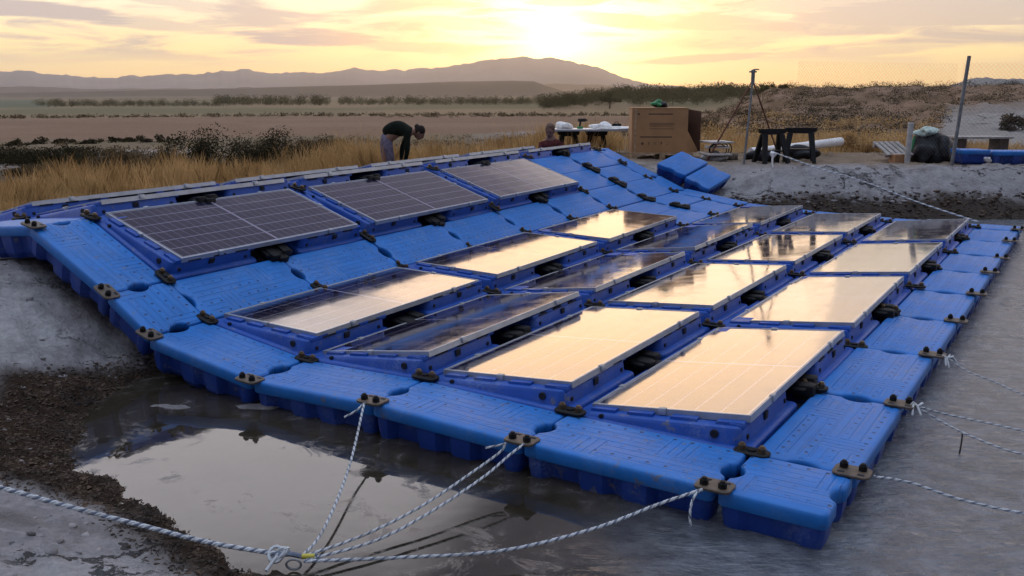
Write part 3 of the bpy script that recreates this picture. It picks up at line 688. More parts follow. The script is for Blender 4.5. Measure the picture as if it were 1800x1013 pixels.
def conn(kind, s, b, label, dirv='b'):
    e = .02; bx = (pt(s, b + e) - pt(s, b - e)).normalized(); ay = (pt(min(s + e, 9.99), b) - pt(max(s - e, 0), b)).normalized()
    n = bx.cross(ay).normalized()
    if dirv == 'a': bx, ay = ay, -bx
    if dirv == '-b': bx, ay = -ay, bx
    ay = n.cross(bx)
    Mx = Matrix((bx, ay, n)).transposed().to_4x4(); Mx.translation = pt(s, b, .001)
    r = empty('connector', label, 'connector', group=G_C, mat=jig(Mx, 2))
    if kind == 'big': link('plate', CBIG, r); return r
    link('plate', CP if kind == 'in' else CO, r)
    for sx in (-1, 1):
        if kind == 'in': link('bolt', CB, r).location = (sx * .05, 0, 0)
        else: link('bolt', CE, r).location = (sx * .042, .022, 0); link('painted_slot', CH, r).location = (sx * .044, -.036, 0)
    return r
def out_off(s, b): return b - .02 if b < B0 else b
for s in range(1, 10):      # near end, outer and inner line
    conn('out', s, BS + .012, 'tan lug plate on near edge between %s and %s' % (EDGEN[s - 1], EDGEN[s]), 'a')
    conn('in', s, B0, 'black connector at near end where %s meets %s' % (EDGEN[s - 1], EDGEN[s]), 'a')
for j in range(0, 9):       # right edge, outer and inner line
    conn('out', .04, bj[j], 'tan lug plate on the right outer edge, %s from the near tip' % ORD[j], '-b')
    if j > 0: conn('in', 1, bj[j], 'black connector inside the right edge walkway, %s from the near tip' % ORD[j], 'a')
for s in (2, 3, 4, 5, 6, 7):
    for j in range(1, 9):
        if j % 2 == 1 and (s <= 3 or (s in (4, 6) and j < 6) or s == 7): continue
        big = (s in (5, 6) and j == 7)
        conn('big' if big else 'in', s, bj[j], 'black connector between %s and %s, %s joint' % (EDGEN[s - 1], EDGEN[s], ORD[j - 1]), 'a')
for s in (4.5, 6.5):
    for j in (7, 8): conn('big' if j == 7 else 'in', s, bj[j], 'black connector in the panel-free end of the %s, %s' % (EDGEN[int(s)], 'inner' if j == 7 else 'outer'), 'a')
for s, n in ((1, 4), (2, 4), (3, 4), (4, 3), (6, 3), (7, 4)):   # coupling packs hanging in the hollow under each panel's high side
    for k in range(n): conn('big', s + .05, bj[2 * k + 1], 'black coupling pack under the %s panel of the %s' % (ORD[k], EDGEN[s]), 'b')

# ------------------------------------------------------------------ ropes
def crom(pts, n=14):
    P_ = [Vector(p) for p in pts]; P_ = [P_[0] * 2 - P_[1]] + P_ + [P_[-1] * 2 - P_[-2]]; out = []
    for i in range(1, len(P_) - 2):
        for k in range(n):
            u = k / n; a, b, c, d = P_[i - 1:i + 3]
            out.append(.5 * ((2 * b) + (c - a) * u + (2 * a - 5 * b + 4 * c - d) * u * u + (3 * b - a - 3 * c + d) * u ** 3))
    out.append(P_[-2]); return out
def rope(path, label, r=.008, name='rope', mats=None, group=None, parent=None, step=.006, pitch=.045):
    pts = crom(path, 24); L = [0]
    for i in range(1, len(pts)): L.append(L[-1] + (pts[i] - pts[i - 1]).length)
    n = max(4, int(L[-1] / step)); ss_ = np.linspace(0, L[-1], n); ps = [Vector([float(np.interp(q, L, [p[k] for p in pts])) for k in range(3)]) for q in ss_]
    mb = MB(); strands = [[], [], []]; up = Vector((0, 0, 1)); r *= .85
    for i, p in enumerate(ps):
        tt = (ps[min(i + 1, n - 1)] - ps[max(i - 1, 0)]).normalized(); a = tt.cross(up if abs(tt.z) < .95 else Vector((1, 0, 0))).normalized(); b = a.cross(tt)
        for k in range(3):
            th = 2 * math.pi * (ss_[i] / pitch + k / 3); strands[k].append(p + r * .55 * (math.cos(th) * a + math.sin(th) * b))
    for k in range(3): mb.tube(strands[k], r * .62, 5, mi=1 if k == 0 else 0)
    o = mb.build(name, mats or [M['rope_w'], M['rope_b']], parent, 60)
    if label: tag(o, label, 'rope', group)
    return o
GR = 'mooring ropes tied to the raft'
KN = at(490, 974, -.13); KN2 = at(528, 980, -.135)
lug = lambda s: pt(s, BS - .025, .012)
J = [None] + [lug(s) for s in range(1, 6)]
rope([at(-330, 800, .32), at(-120, 832, .24), at(0, 857, .17), at(120, 890, .06), at(240, 921, -.03), at(370, 954, -.10), KN], 'thick twisted mooring rope crossing the muddy bank at lower left', .011, group=GR)
rope([KN2, at(560, 945, -.135), at(592, 880, -.115), at(618, 805, -.075), J[3]], 'mooring rope from the knot up to the tan lug third along the near edge', .007, group=GR)
rope([KN2, at(640, 940, -.13), at(740, 890, -.10), at(830, 830, -.055), at(878, 795, -.02), J[2] + Vector((-.05, 0, 0))], 'upper one of the two parallel ropes to the second lug', .007, group=GR)
rope([KN2 + Vector((.03, -.02, 0)), at(660, 950, -.13), at(760, 898, -.10), at(850, 838, -.05), at(895, 800, -.015), J[2] + Vector((.04, -.01, 0))], 'lower one of the two parallel ropes to the second lug', .007, group=GR)
rope([KN2 + Vector((.02, -.03, 0)), at(700, 980, -.135), at(880, 968, -.12), at(1040, 930, -.09), at(1160, 885, -.04), J[1] + Vector((-.04, 0, 0))], 'long low rope from the knot to the lug by the nearest corner float', .008, group=GR)
# knot with a shackle hanging from it
kn = empty('rope_knot', 'knot gathering the mooring ropes with a small shackle and loose tail', 'knot', KN)
mb = MB()
for k in range(3):
    mb.tube([Vector((.028 * math.cos(a), .02 * math.sin(a) * math.cos(k), .024 * math.sin(a + k))) + Vector((.012 * (k - 1), 0, 0)) for a in np.linspace(0, 6.28, 14)], .008, 6)
mb.build('wrap', M['rope_w'], kn, 60)
mb = MB(); mb.tube([(0, 0, 0), (.05, -.004, .004), (.10, -.01, -.004), (.16, -.012, 0)], .011, 6); mb.build('splice', M['rope_b'], kn, 60)
mb = MB(); mb.tube([(.10, -.02, .002), (.125, -.022, .004), (.15, -.02, .002)], .010, 6); mb.build('tape', mat('yellow_tape', (.45, .38, .05), .6, .2), kn, 60)
mb = MB(); mb.tube([(0, 0, 0), (-.02, -.03, -.02), (-.035, -.07, -.035)], .007, 6); mb.build('tail', M['rope_w'], kn, 60)
mb = MB(); mb.tube([Vector((.07 + .03 * math.cos(a), -.045, -.02 + .022 * math.sin(a))) for a in np.linspace(0, 6.28, 16)], .005, 6); mb.build('shackle', M['steel'], kn, 60)
# loose tails at the lugs
def tail(p0, offs, label): rope([p0] + [p0 + Vector(q) for q in offs], label, .0065, name='rope_tail', group='loose rope tails at the lugs')
tail(J[1] + Vector((-.05, 0, 0)), [(-.035, -.03, -.03), (-.05, -.05, -.09), (-.045, -.055, -.15)], 'frayed rope tail hanging from the lug by the nearest corner float')
tail(J[2] + Vector((-.05, 0, 0)), [(-.04, -.02, -.004), (-.10, -.03, -.012)], 'short rope tail sticking out sideways at the second lug')
tail(J[3], [(-.04, -.04, -.03), (-.10, -.06, -.06)], 'curled rope tail below the third lug on the near edge')
# right hand side
rr0 = lambda j: pt(.0, bj[j]) + Vector((.06, -.05, .01))
R = [rr0(j) for j in range(9)]
rope([R[0], at(1600, 848, -.03), at(1690, 878, -.075), at(1800, 902, -.09), at(1930, 918, -.10)], 'dark spotted rope from the nearest right lug out over the water', .007, group=GR)
rope([R[1], at(1660, 727, -.04), at(1730, 742, -.06), at(1800, 757, -.07), at(1930, 780, -.08)], 'upper rope of the pair leaving the second right lug', .006, group=GR)
rope([R[1] + Vector((0, -.02, -.005)), at(1650, 738, -.05), at(1692, 760, -.06), at(1750, 784, -.075), at(1800, 799, -.085), at(1930, 828, -.09)], 'lower rope of the pair leaving the second right lug', .006, group=GR)
rope([R[2], at(1700, 652, -.04), at(1750, 672, -.07), at(1800, 694, -.09), at(1920, 738, -.1)], 'thin rope from the third right lug running out of frame', .005, group=GR)
hp = at(1692, 760, -.06); rope([hp, hp + Vector((0, 0, -.06)), hp + Vector((-.004, 0, -.12))], 'short dark rope end dangling from the lower right rope to the water', .005, name='rope_tail', mats=[M['ropewet'], M['ropewet']], group='loose rope tails at the lugs')
for j in (1, 2):
    mb = MB(); c0 = R[j]
    for k in range(6):
        a = random.uniform(0, 6.3); mb.tube([c0, c0 + Vector((.03 * math.cos(a), .03 * math.sin(a), .015)), c0 + Vector((.06 * math.cos(a + .5), .06 * math.sin(a + .5), -.03 - .02 * random.random()))], .0055, 5)
    tag(mb.build('rope_knot', M['rope_w'], None, 60), 'white rope knot with loose ends at the %s lug of the right edge' % ORD[j], 'knot')

# ------------------------------------------------------------------ vegetation
def cards(centers, sizes, rng, up=.3):
    """random small leaf triangles pairs (quads) at the given centres"""
    n = len(centers); a = rng.normal(size=(n, 3)); a /= np.linalg.norm(a, axis=1)[:, None]
    b = rng.normal(size=(n, 3)); b -= (a * b).sum(1)[:, None] * a; b /= np.linalg.norm(b, axis=1)[:, None]
    s = sizes[:, None]; v = np.stack([centers - a * s, centers + b * s * .45, centers + a * s, centers - b * s * .45], 1).reshape(-1, 3)
    f = np.arange(4 * n).reshape(n, 4); return v, f
def raw_mesh(name, v, f, m):
    me = bpy.data.meshes.new(name); k = f.shape[1]; me.vertices.add(len(v)); me.vertices.foreach_set('co', np.ascontiguousarray(v, dtype=np.float32).ravel())
    me.loops.add(f.size); me.loops.foreach_set('vertex_index', f.ravel().astype(np.int32)); me.polygons.add(len(f))
    me.polygons.foreach_set('loop_start', np.arange(0, f.size, k, dtype=np.int32)); me.polygons.foreach_set('loop_total', np.full(len(f), k, np.int32)); me.update(calc_edges=True)
    me.materials.append(m); return me
def clump_pts(rng, n, rx, ry, rz, nc=9):
    nc = max(nc, n // 260); cs = rng.normal(size=(nc, 3)); cs *= (.78 * rng.random(nc) ** .4 / np.linalg.norm(cs, axis=1))[:, None]; cs[:, 2] = np.abs(cs[:, 2]); k = rng.integers(0, nc, n)
    q = rng.normal(size=(n, 3)); q *= (rng.random(n) ** .5 / np.linalg.norm(q, axis=1))[:, None]; p = cs[k] + q * rng.uniform(.18, .36, nc)[k][:, None]; p[:, 2] = np.abs(p[:, 2]); return p * np.array([rx, ry, rz])
def bush(pos, rx, ry, h, label, m, seed, n=900, leaf=.05, group=None, name='bush', cat='bush'):
    rng = np.random.default_rng(seed); r = empty(name, label, cat, pos, 0, group)
    p = clump_pts(rng, n, rx, ry, h * .62); v, f = cards(p, rng.uniform(.5, 1.3, n) * leaf, rng); link('foliage', raw_mesh('foliage', v, f, m), r)
    mb = MB()
    for k in range(9):
        q = p[rng.integers(0, n)]; mb.tube([(rng.normal() * .03, rng.normal() * .03, -.06), (q[0] * .5, q[1] * .5, q[2] * .55), tuple(q)], [.014, .009, .004], 5)
    mb.build('stem', M['bark'], r); return r
def gp(px, dist):
    x = (px - 900) / FH * dist; return Vector((x, dist, gz(x, dist)))
GB = 'shrubs standing behind the raft'
for i, (px, D_, rx, h, m, lb) in enumerate([(338, 23, 1.2, 2.2, 'bushd', 'large dark bush left of the bending man'), (470, 24, 1.55, 1.95, 'bushd', 'wide dark bush between the large bush and the bending man'),
        (235, 26, 1.6, 1.1, 'bushb', 'low dull scrub bush left beside the large dark bush'), (110, 27, 1.9, 1.0, 'bushd', 'low dark scrub left of the raft before the pale track'), (10, 27, 1.6, 1.0, 'bushd', 'low dark scrub at the left margin before the pale track'),
        (565, 30, 1.2, 1.2, 'bushb', 'brown scrub bush just left behind the bending man'), (185, 23.5, 1.0, .5, 'bushb', 'flat brown scrub in front of the low dark scrub'), (60, 23, 1.2, .5, 'bushb', 'flat brown scrub near left margin beside golden grass')]):
    bush(gp(px, D_), rx, rx * .8, h, lb, M[m], 40 + i, 11000, .032, GB)
for i, px in enumerate([18, 52, 105, 152, 200, 232, 268, 1035, 985]):
    D_ = 47 + (i % 3)
    bush(gp(px, D_), random.uniform(.7, 1.1), .6, random.uniform(.55, .85), 'small dark hedge bush beyond the pale track, number %s from the left' % ['one', 'two', 'three', 'four', 'five', 'six', 'seven', 'eight', 'nine'][i] if i < 7 else 'small dark bush behind the crouching person, %s' % ('farther right' if i == 7 else 'farther left'), M['bushd'], 80 + i, 500, .07, 'hedge bushes along the track')
bush(gp(1500, 20.5), .95, .5, .85, 'golden dry bush behind the white tube', M['grass'], 120, 4200, .035, GB)
bush(gp(1455, 21), .6, .4, .55, 'small golden dry bush right of the black trestles', M['grass'], 121, 2000, .035, GB)
bush(gp(1790, 34), 1.3, .8, 1.0, 'brown bush beside the dirt road at the right margin', M['bushb'], 122, 2500, .05, GB)
bush(gp(1640, 27), .9, .5, .4, 'low golden bush behind the tarpaulin heap', M['grass'], 123, 2500, .04, GB)
# dry grass
def grass(n, pos_fn, hfn, seed, name, label):
    rng = np.random.default_rng(seed); x, y = pos_fn(rng, n); z = height(x, y); n = len(x)
    h = hfn(rng, x, y) * rng.uniform(.35, 1.3, n) * (.6 + 1.5 * np.clip(fbm(x * 1.3 + 40, y * 1.3, 3) + .25, 0, 1)); th = rng.uniform(0, 2 * np.pi, n); ln = rng.normal(0, .22, (n, 2)); wd = rng.uniform(.004, .010, n)
    dx_ = np.stack([np.cos(th), np.sin(th), np.zeros(n)], 1) * wd[:, None]; b = np.stack([x, y, z - .02], 1)
    mid = b + np.stack([ln[:, 0] * h * .35, ln[:, 1] * h * .35, h * .55], 1); tp = b + np.stack([ln[:, 0] * h, ln[:, 1] * h, h], 1)
    v = np.stack([b - dx_, b + dx_, mid + dx_ * .8, tp, mid - dx_ * .8], 1).reshape(-1, 3); f = np.arange(5 * n).reshape(n, 5)
    tag(link(name, raw_mesh(name, v, f, M['grass'])), label, 'grass', None, 'stuff')
def tuft_pos(az0, az1, r0, r1, tufts, spread, dmin=1.6):
    def fn(rng, n):
        a = np.radians(rng.uniform(az0, az1, tufts)); r = np.sqrt(rng.uniform(r0 ** 2, r1 ** 2, tufts)); k = rng.integers(0, tufts, n)
        x = r[k] * np.sin(a[k]) + rng.normal(0, spread, n); y = r[k] * np.cos(a[k]) + rng.normal(0, spread, n)
        ok = sdist(x, y) > dmin; return x[ok], y[ok]
    return fn
grass(52000, tuft_pos(-32, -10, 12.5, 20.5, 520, .22, 3.9), lambda rng, x, y: .22 + .30 * (fbm(x * .5, y * .5, 2) + .5), 1, 'dry_grass', 'golden dry grass along the left behind the raft')
grass(42000, tuft_pos(-14, 6, 18.0, 29, 420, .3, 4.2), lambda rng, x, y: .25 + .35 * (fbm(x * .5 + 3, y * .5, 2) + .5), 2, 'dry_grass', 'golden dry grass around the bending man and the white table')
grass(10000, tuft_pos(8, 32, 19.5, 27, 150, .3, 3), lambda rng, x, y: .12 + .25 * (fbm(x * .5 + 3, y * .5, 2) + .5), 3, 'dry_grass', 'dry grass tufts on the ground behind the trestles and crate')
# scrub covering the mound and the field edges: nobody could count it
def scrub(name, label, pts, rmin, rmax, m, seed, per, leaf, flat=.6):
    rng = np.random.default_rng(seed); vs = []; n = len(pts); P_ = np.asarray(pts, float); r = rng.uniform(rmin, rmax, n)
    k = np.repeat(np.arange(n), per); q = rng.normal(size=(n * per, 3)); q *= (rng.random(n * per) ** .5 / np.linalg.norm(q, axis=1))[:, None]; q[:, 2] = np.abs(q[:, 2]) * flat * 1.3
    c = P_[k] + q * r[k][:, None]; v, f = cards(c, rng.uniform(.5, 1.3, len(c)) * np.repeat(leaf * (r / rmax), per), rng)
    tag(link(name, raw_mesh(name, v, f, m)), label, 'vegetation', None, 'stuff')
def zone(rng, n, az0, az1, r0, r1, log=True):
    a = np.radians(rng.uniform(az0, az1, n)); r = np.exp(rng.uniform(math.log(r0), math.log(r1), n)) if log else rng.uniform(r0, r1, n)
    x, y = r * np.sin(a), r * np.cos(a); ok = (np.abs(x - 13.7 - (y - 26) * .53) > 2.2) | (r > 50); x, y = x[ok], y[ok]; return np.stack([x, y, height(x, y)], 1)
rg = np.random.default_rng(21)
scrub('hillside_scrub', 'brown heathery scrub covering the mound at the right', zone(rg, 620, 11, 33, 33, 80), .25, .6, M['bushb'], 5, 90, .05)
scrub('hillside_scrub', 'darker green scrub scattered over the mound at the right', zone(rg, 210, 11, 33, 33, 76), .25, .65, M['bushd'], 6, 110, .05)
scrub('hillside_scrub', 'pale golden scrub at the foot of the mound', zone(rg, 240, 9, 33, 27, 44), .25, .5, M['grass'], 7, 90, .05)
scrub('field_scrub', 'low dark scrub line along the edge of the ploughed field', np.concatenate([zone(rg, 420, -34, 13, 163, 176), zone(rg, 60, -8, 4, 150, 165)]), .4, 1.0, M['bushb'], 8, 22, .22)
scrub('field_scrub', 'scattered dry scrub between the grass and the ploughed field', zone(rg, 500, -33, 11, 28, 58), .15, .4, M['bushb'], 9, 26, .06)
def woods(pts, hmin, hmax, m, seed, name, label):
    rng = np.random.default_rng(seed); n = len(pts); h = hmin * .6 + (hmax - hmin * .6) * rng.random(n) ** 1.6; per = 150
    k = np.repeat(np.arange(n), per); q = rng.normal(size=(n * per, 3)); q *= (rng.random(n * per) ** .45 / np.linalg.norm(q, axis=1))[:, None]; q *= np.array([.55, .55, .46]); c = np.asarray(pts)[k] + (q + np.array([0, 0, .52])) * h[k][:, None]
    v, f = cards(c, rng.uniform(.5, 1.3, len(c)) * h[k] * .055, rng); tag(link(name, raw_mesh(name, v, f, m)), label, 'woodland', None, 'stuff')
def px_zone(rng, n, x0, x1, r0, r1):
    px = rng.uniform(x0, x1, n); r = rng.uniform(r0, r1, n); ok = vnoise(px / 26, r / 40) + .5 * vnoise(px / 9, r / 15) > -.32; px, r = px[ok], r[ok]; x = (px - 900) / FH * r; return np.stack([x, r, height(x, r)], 1)
woods(px_zone(rg, 260, 380, 575, 430, 520), 3, 6, M['wood_far'], 31, 'woodland', 'green tree belt on the plain at the left, ending in a blunt tip')
woods(px_zone(rg, 330, 60, 400, 380, 460), 2, 4, M['wood_far'], 32, 'woodland', 'low green tree belt on the plain at the far left')
woods(px_zone(rg, 380, 592, 950, 430, 560), 3, 5.6, M['wood_far'], 33, 'woodland', 'green tree belt on the plain below the mesa')
woods(px_zone(rg, 1000, 955, 1350, 250, 400), 2.6, 5.2, M['wood_far'], 34, 'woodland', 'olive wooded rise behind the cardboard crate')
woods(px_zone(rg, 300, 1080, 1290, 300, 380), 4.0, 6.2, M['wood_far'], 35, 'woodland', 'taller trees crowning the wooded rise')
def tree(px, dist, h, label, seed):
    r = empty('tree', label, 'tree', gp(px, dist), 0, 'trees on the skyline'); rng = np.random.default_rng(seed); n = 900
    p = clump_pts(rng, n, h * .55, h * .5, h * .5) + np.array([0, 0, h * .3]); v, f = cards(p, rng.uniform(.5, 1.3, n) * h * .05, rng); link('crown', raw_mesh('crown', v, f, M['wood_far']), r)
    mb = MB(); mb.tube([(0, 0, -.2), (h * .02, 0, h * .3), (0, h * .02, h * .6)], [h * .04, h * .03, h * .015], 7)
    for k in range(5): q = p[rng.integers(0, n)]; mb.tube([(0, 0, h * .3), tuple(q)], [h * .018, h * .006], 5)
    mb.build('trunk', M['bark'], r)
tree(1352, 92, 2.1, 'round tree on the skyline just right of the tripod head', 1); tree(1376, 95, 2.0, 'second round tree on the skyline right of the tripod head', 2)
tree(1072, 240, 6.0, 'lone taller tree poking out of the wood left of the crate', 3)
# roots and debris on the left shore and far bank foot
def debris(pts, n, label, seed, smin, smax):
    rng = np.random.default_rng(seed); mb = MB()
    for i in range(n):
        x, y = pts[i]; s = rng.uniform(smin, smax); z = ZQ[i]; a = rng.uniform(0, 6.3); e = rng.normal(0, .4)
        if i % 3: mb.blob((x, y, z), (s * rng.uniform(.4, .9), s * rng.uniform(.4, .9), s * rng.uniform(.2, .5)), seed=i, sub=1, amp=.5); continue
        q = Vector((math.cos(a), math.sin(a), e)).normalized() * s * 1.3; mb.tube([(x - q.x, y - q.y, z), (x + rng.normal() * s * .3, y + rng.normal() * s * .3, z + abs(e) * s * .6 + .008), (x + q.x, y + q.y, z + q.z * .3)], [.0015, .003, .001], 3, cap=False)
    tag(mb.build('root_litter', M['root'], None, 30), label, 'debris', None, 'stuff')
rg = np.random.default_rng(55); xy = np.stack([rg.uniform(-4.2, -.6, 60000), rg.uniform(2.7, 7.2, 60000)], 1); dd = sdist(xy[:, 0], xy[:, 1])
okm = (dd > -.03) & (dd < (.10 + .2 * rg.random(60000)) + .44 * sst(np.hypot(xy[:, 0] + 2.75, xy[:, 1] - 4.75), 1.35, .5) * rg.random(60000)); xy = xy[okm][:6500]; ZQ = height(xy[:, 0], xy[:, 1]); debris(xy, len(xy), 'brown roots and dead twigs along the left waterline', 61, .005, .021)
xy = np.stack([rg.uniform(2.5, 9.5, 16000), rg.uniform(13.4, 14.8, 16000)], 1); dd = sdist(xy[:, 0], xy[:, 1]); xy = xy[(dd > .0) & (dd < .55)][:1500]; ZQ = height(xy[:, 0], xy[:, 1]); debris(xy, len(xy), 'dark debris along the foot of the far bank', 62, .015, .06)

def stones(n, fn, label, seed, s0, s1):
    rng = np.random.default_rng(seed); x, y = fn(rng, n); z = height(x, y); ico = MB(); ico.blob((0, 0, 0), (1, 1, 1), seed, 1, .35); bv = np.array(ico.v); bf = np.array(ico.f); n = len(x)
    sz = s0 + (s1 - s0) * rng.random(n) ** 3; a = rng.uniform(0, 6.3, n); sc = np.stack([sz * rng.uniform(.7, 1.3, n), sz * rng.uniform(.7, 1.3, n), sz * rng.uniform(.4, .8, n)], 1)
    v = bv[None] * sc[:, None]; v = np.stack([v[..., 0] * np.cos(a)[:, None] - v[..., 1] * np.sin(a)[:, None], v[..., 0] * np.sin(a)[:, None] + v[..., 1] * np.cos(a)[:, None], v[..., 2]], -1) + np.stack([x, y, z], 1)[:, None]
    f = (bf[None] + (np.arange(n) * len(bv))[:, None, None]).reshape(-1, 3); tag(link('gravel', raw_mesh('gravel', v.reshape(-1, 3), f, mat('gravel_stone', (.20, .185, .185), .9, .5, 3))), label, 'gravel', None, 'stuff')
def bank_pts(x0, x1, y0, y1, dmin, dmax):
    def fn(rng, n):
        x = rng.uniform(x0, x1, n); y = rng.uniform(y0, y1, n); d = sdist(x, y); k = (d > dmin) & (d < dmax) & (fbm(x * 2, y * 2, 3) + .3 > rng.random(n)); return x[k], y[k]
    return fn
stones(5200, bank_pts(-6, -.9, 2.2, 8.5, .12, 2.2), 'small stones and crumbs strewn over the grey bank at the left', 71, .004, .028)
stones(2600, bank_pts(2.2, 10, 13.6, 15.6, .3, 1.6), 'small stones on the grey face of the far bank', 72, .010, .05)
# ------------------------------------------------------------------ the work place on the far bank
def place(px, dist): q = gp(px, dist); return q
def trestle(px, dist, rz, wdt, h, label):
    """plastic sawhorse: a beam with flared ends on two pairs of splayed legs"""
    r = empty('trestle', label, 'trestle', place(px, dist) + Vector((0, 0, -.02)), rz, 'black folding trestles on the bank')
    mb = MB(); hw = wdt / 2
    mb.loft([[(x, y, z) for x, z in ((-hw - .05, h), (hw + .05, h), (hw + .03, h - .07), (hw - .06, h - .10), (-hw + .06, h - .10), (-hw - .03, h - .07))] for y in (-.05, .05)]); mb.build('beam', M['black'], r, 30)
    for sx in (-1, 1):
        for sy in (-1, 1):
            mb = MB(); x0 = sx * (hw - .05); x1 = sx * (hw + .02)
            mb.loft([[(x1 - .035, sy * .20 - .04, 0), (x1 + .035, sy * .20 - .03, 0), (x1 + .035, sy * .20 + .03, 0), (x1 - .035, sy * .20 + .03, 0)],
                     [(x0 - .05, sy * .03 - .02, h - .09), (x0 + .05, sy * .03 - .02, h - .09), (x0 + .05, sy * .03 + .02, h - .09), (x0 - .05, sy * .03 + .02, h - .09)]]); mb.build('leg', M['black'], r)
    mb = MB(); mb.box(-hw + .02, hw - .02, -.11, .11, h * .36, h * .40, bev=.008); mb.build('shelf', M['black'], r)
    return r
trestle(1362, 16.15, .25, .42, .62, 'black trestle with a rope tied to it, left of the pair'); trestle(1412, 16.5, -.25, .46, .62, 'black trestle, right of the pair near the white tube')
TD = 18.6; tz = gz(2.0, TD); TT = CAMH - 60 / FH * TD
trestle(1000, TD, .1, .36, TT - gz(gp(1000, TD).x, TD) - .03, 'black trestle under left end of the white table top'); trestle(1050, TD + .1, -.1, .36, TT - gz(gp(1050, TD).x, TD) - .03, 'black trestle under right end of the white table top')
# table top lying on the trestles
tp = Vector(((1035 - 900) / FH * TD, TD, TT - .03)); r = empty('table_top', 'long white board lying on two black trestles behind the raft', 'table top', tp)
mb = MB(); mb.box(-.78, .78, -.45, .45, 0, .028, bev=.006); mb.build('board', M['white'], r); mb = MB(); mb.box(-.79, .79, -.462, -.452, -.004, .032); mb.build('edge_strip', M['alu'], r)
def item(name, label, cat, mesh_fn, m, loc, group=None, rz=0):
    mb = MB(); mesh_fn(mb); o = mb.build(name, m, None, 40); o.location = loc; o.rotation_euler = (0, 0, rz); tag(o, label, cat, group); return o
tb = lambda dx_, dy_: tp + Vector((dx_, dy_, .029))
item('plastic_bag', 'crumpled white bag at the left end of the table top', 'bag', lambda m: m.blob((0, 0, .05), (.15, .12, .09), 3, 3, .45, flat=-.55), M['whitebag'], tb(-.50, 0), 'white bags on the table')
item('plastic_bag', 'crumpled white bag right of the middle of the table top', 'bag', lambda m: m.blob((0, 0, .045), (.20, .12, .08), 8, 3, .45, flat=-.55), M['whitebag'], tb(.30, -.05), 'white bags on the table')
r = empty('cordless_drill', 'dark cordless drill standing on the white table top', 'drill', tb(-.12, -.02), .4)
mb = MB(); mb.tube([(-.09, 0, .17), (.05, 0, .17), (.08, 0, .17), (.11, 0, .17)], [.032, .034, .022, .012], 10); mb.build('body', M['black'], r, 40)
mb = MB(); mb.tube([(-.04, 0, .16), (-.06, 0, .05)], .02, 8); mb.build('grip', M['black'], r, 40); mb = MB(); mb.box(-.11, .0, -.035, .035, 0, .05, bev=.008); mb.build('battery', M['green'], r)
item('tool_case', 'small dark tool case at the right end of the table top', 'case', lambda m: (m.box(-.09, .09, -.08, .08, 0, .10, bev=.012), m.tube([(-.04, 0, .10), (-.03, 0, .13), (.03, 0, .13), (.04, 0, .10)], .008, 6)), M['black'], tb(.58, .1))
item('plastic_sheet', 'strip of white film trailing off the right end of the table', 'film', lambda m: m.blob((0, 0, .02), (.34, .16, .035), 5, 3, .5, flat=-.4), M['whitebag'], tb(.62, -.22))
# cardboard crate on a pallet
CD = 16.9; cb = place(1168, CD); cz = cb.z
pr = empty('pallet', 'wooden pallet carrying the tall cardboard crate', 'pallet', Vector((cb.x + .02, CD + .5, cz)), -.06)
for k in range(3): mb = MB(); mb.box(-.55 + k * .51, -.45 + k * .51, -.5, .5, 0, .09); mb.build('bearer', M['wood'], pr)
mb = MB()
for k in range(6): mb.box(-.57, .57, -.5 + k * .18, -.38 + k * .18, .091, .115)
mb.build('deck', M['wood'], pr)
cr = empty('cardboard_crate', 'tall brown printed cardboard crate with an open right side', 'crate', Vector((cb.x - .02, CD + .5, cz + .116)), -.06)
def part(name, m, p, fn, sm=None, loc=None):
    mb = MB(); fn(mb); o = mb.build(name, m, p, sm)
    if loc: o.location = loc
    return o
HC = .80
part('front_panel', M['card'], cr, lambda m: m.box(-.52, .50, -.46, -.448, 0, HC)); part('left_panel', M['card'], cr, lambda m: m.box(-.52, -.508, -.447, .46, 0, HC)); part('back_panel', M['card'], cr, lambda m: m.box(-.507, .50, .448, .46, 0, HC))
part('lid', M['card'], cr, lambda m: m.box(-.525, .505, -.465, .465, HC + .001, HC + .014)); part('corner_post', M['wood'], cr, lambda m: m.box(-.47, -.44, -.468, -.4615, 0, HC - .002)); part('corner_post', M['wood'], cr, lambda m: m.box(.46, .50, -.447, -.41, 0, HC - .002))
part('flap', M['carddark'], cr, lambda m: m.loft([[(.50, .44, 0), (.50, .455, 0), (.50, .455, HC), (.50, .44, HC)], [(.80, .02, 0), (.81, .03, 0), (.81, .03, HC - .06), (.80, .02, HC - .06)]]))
part('torn_flap', M['card'], cr, lambda m: m.loft([[(.50, -.46, 0), (.50, -.45, 0), (.50, -.45, .40), (.50, -.46, .40)], [(.70, -.36, 0), (.70, -.35, 0), (.70, -.35, .06), (.70, -.36, .06)]]))
part('stored_module', M['black'], cr, lambda m: m.box(-.30, .42, -.36, .36, .02, HC - .12, bev=.02))
for (x0, x1, z0, z1) in ((-.22, .22, .690, .712), (-.20, .26, .53, .538), (-.20, .26, .505, .513), (-.20, .20, .48, .488), (-.20, .26, .43, .438), (-.37, .22, .275, .297)): part('print_bar', M['ink'], cr, lambda m: m.box(x0, x1, -.4625, -.4605, z0, z1))
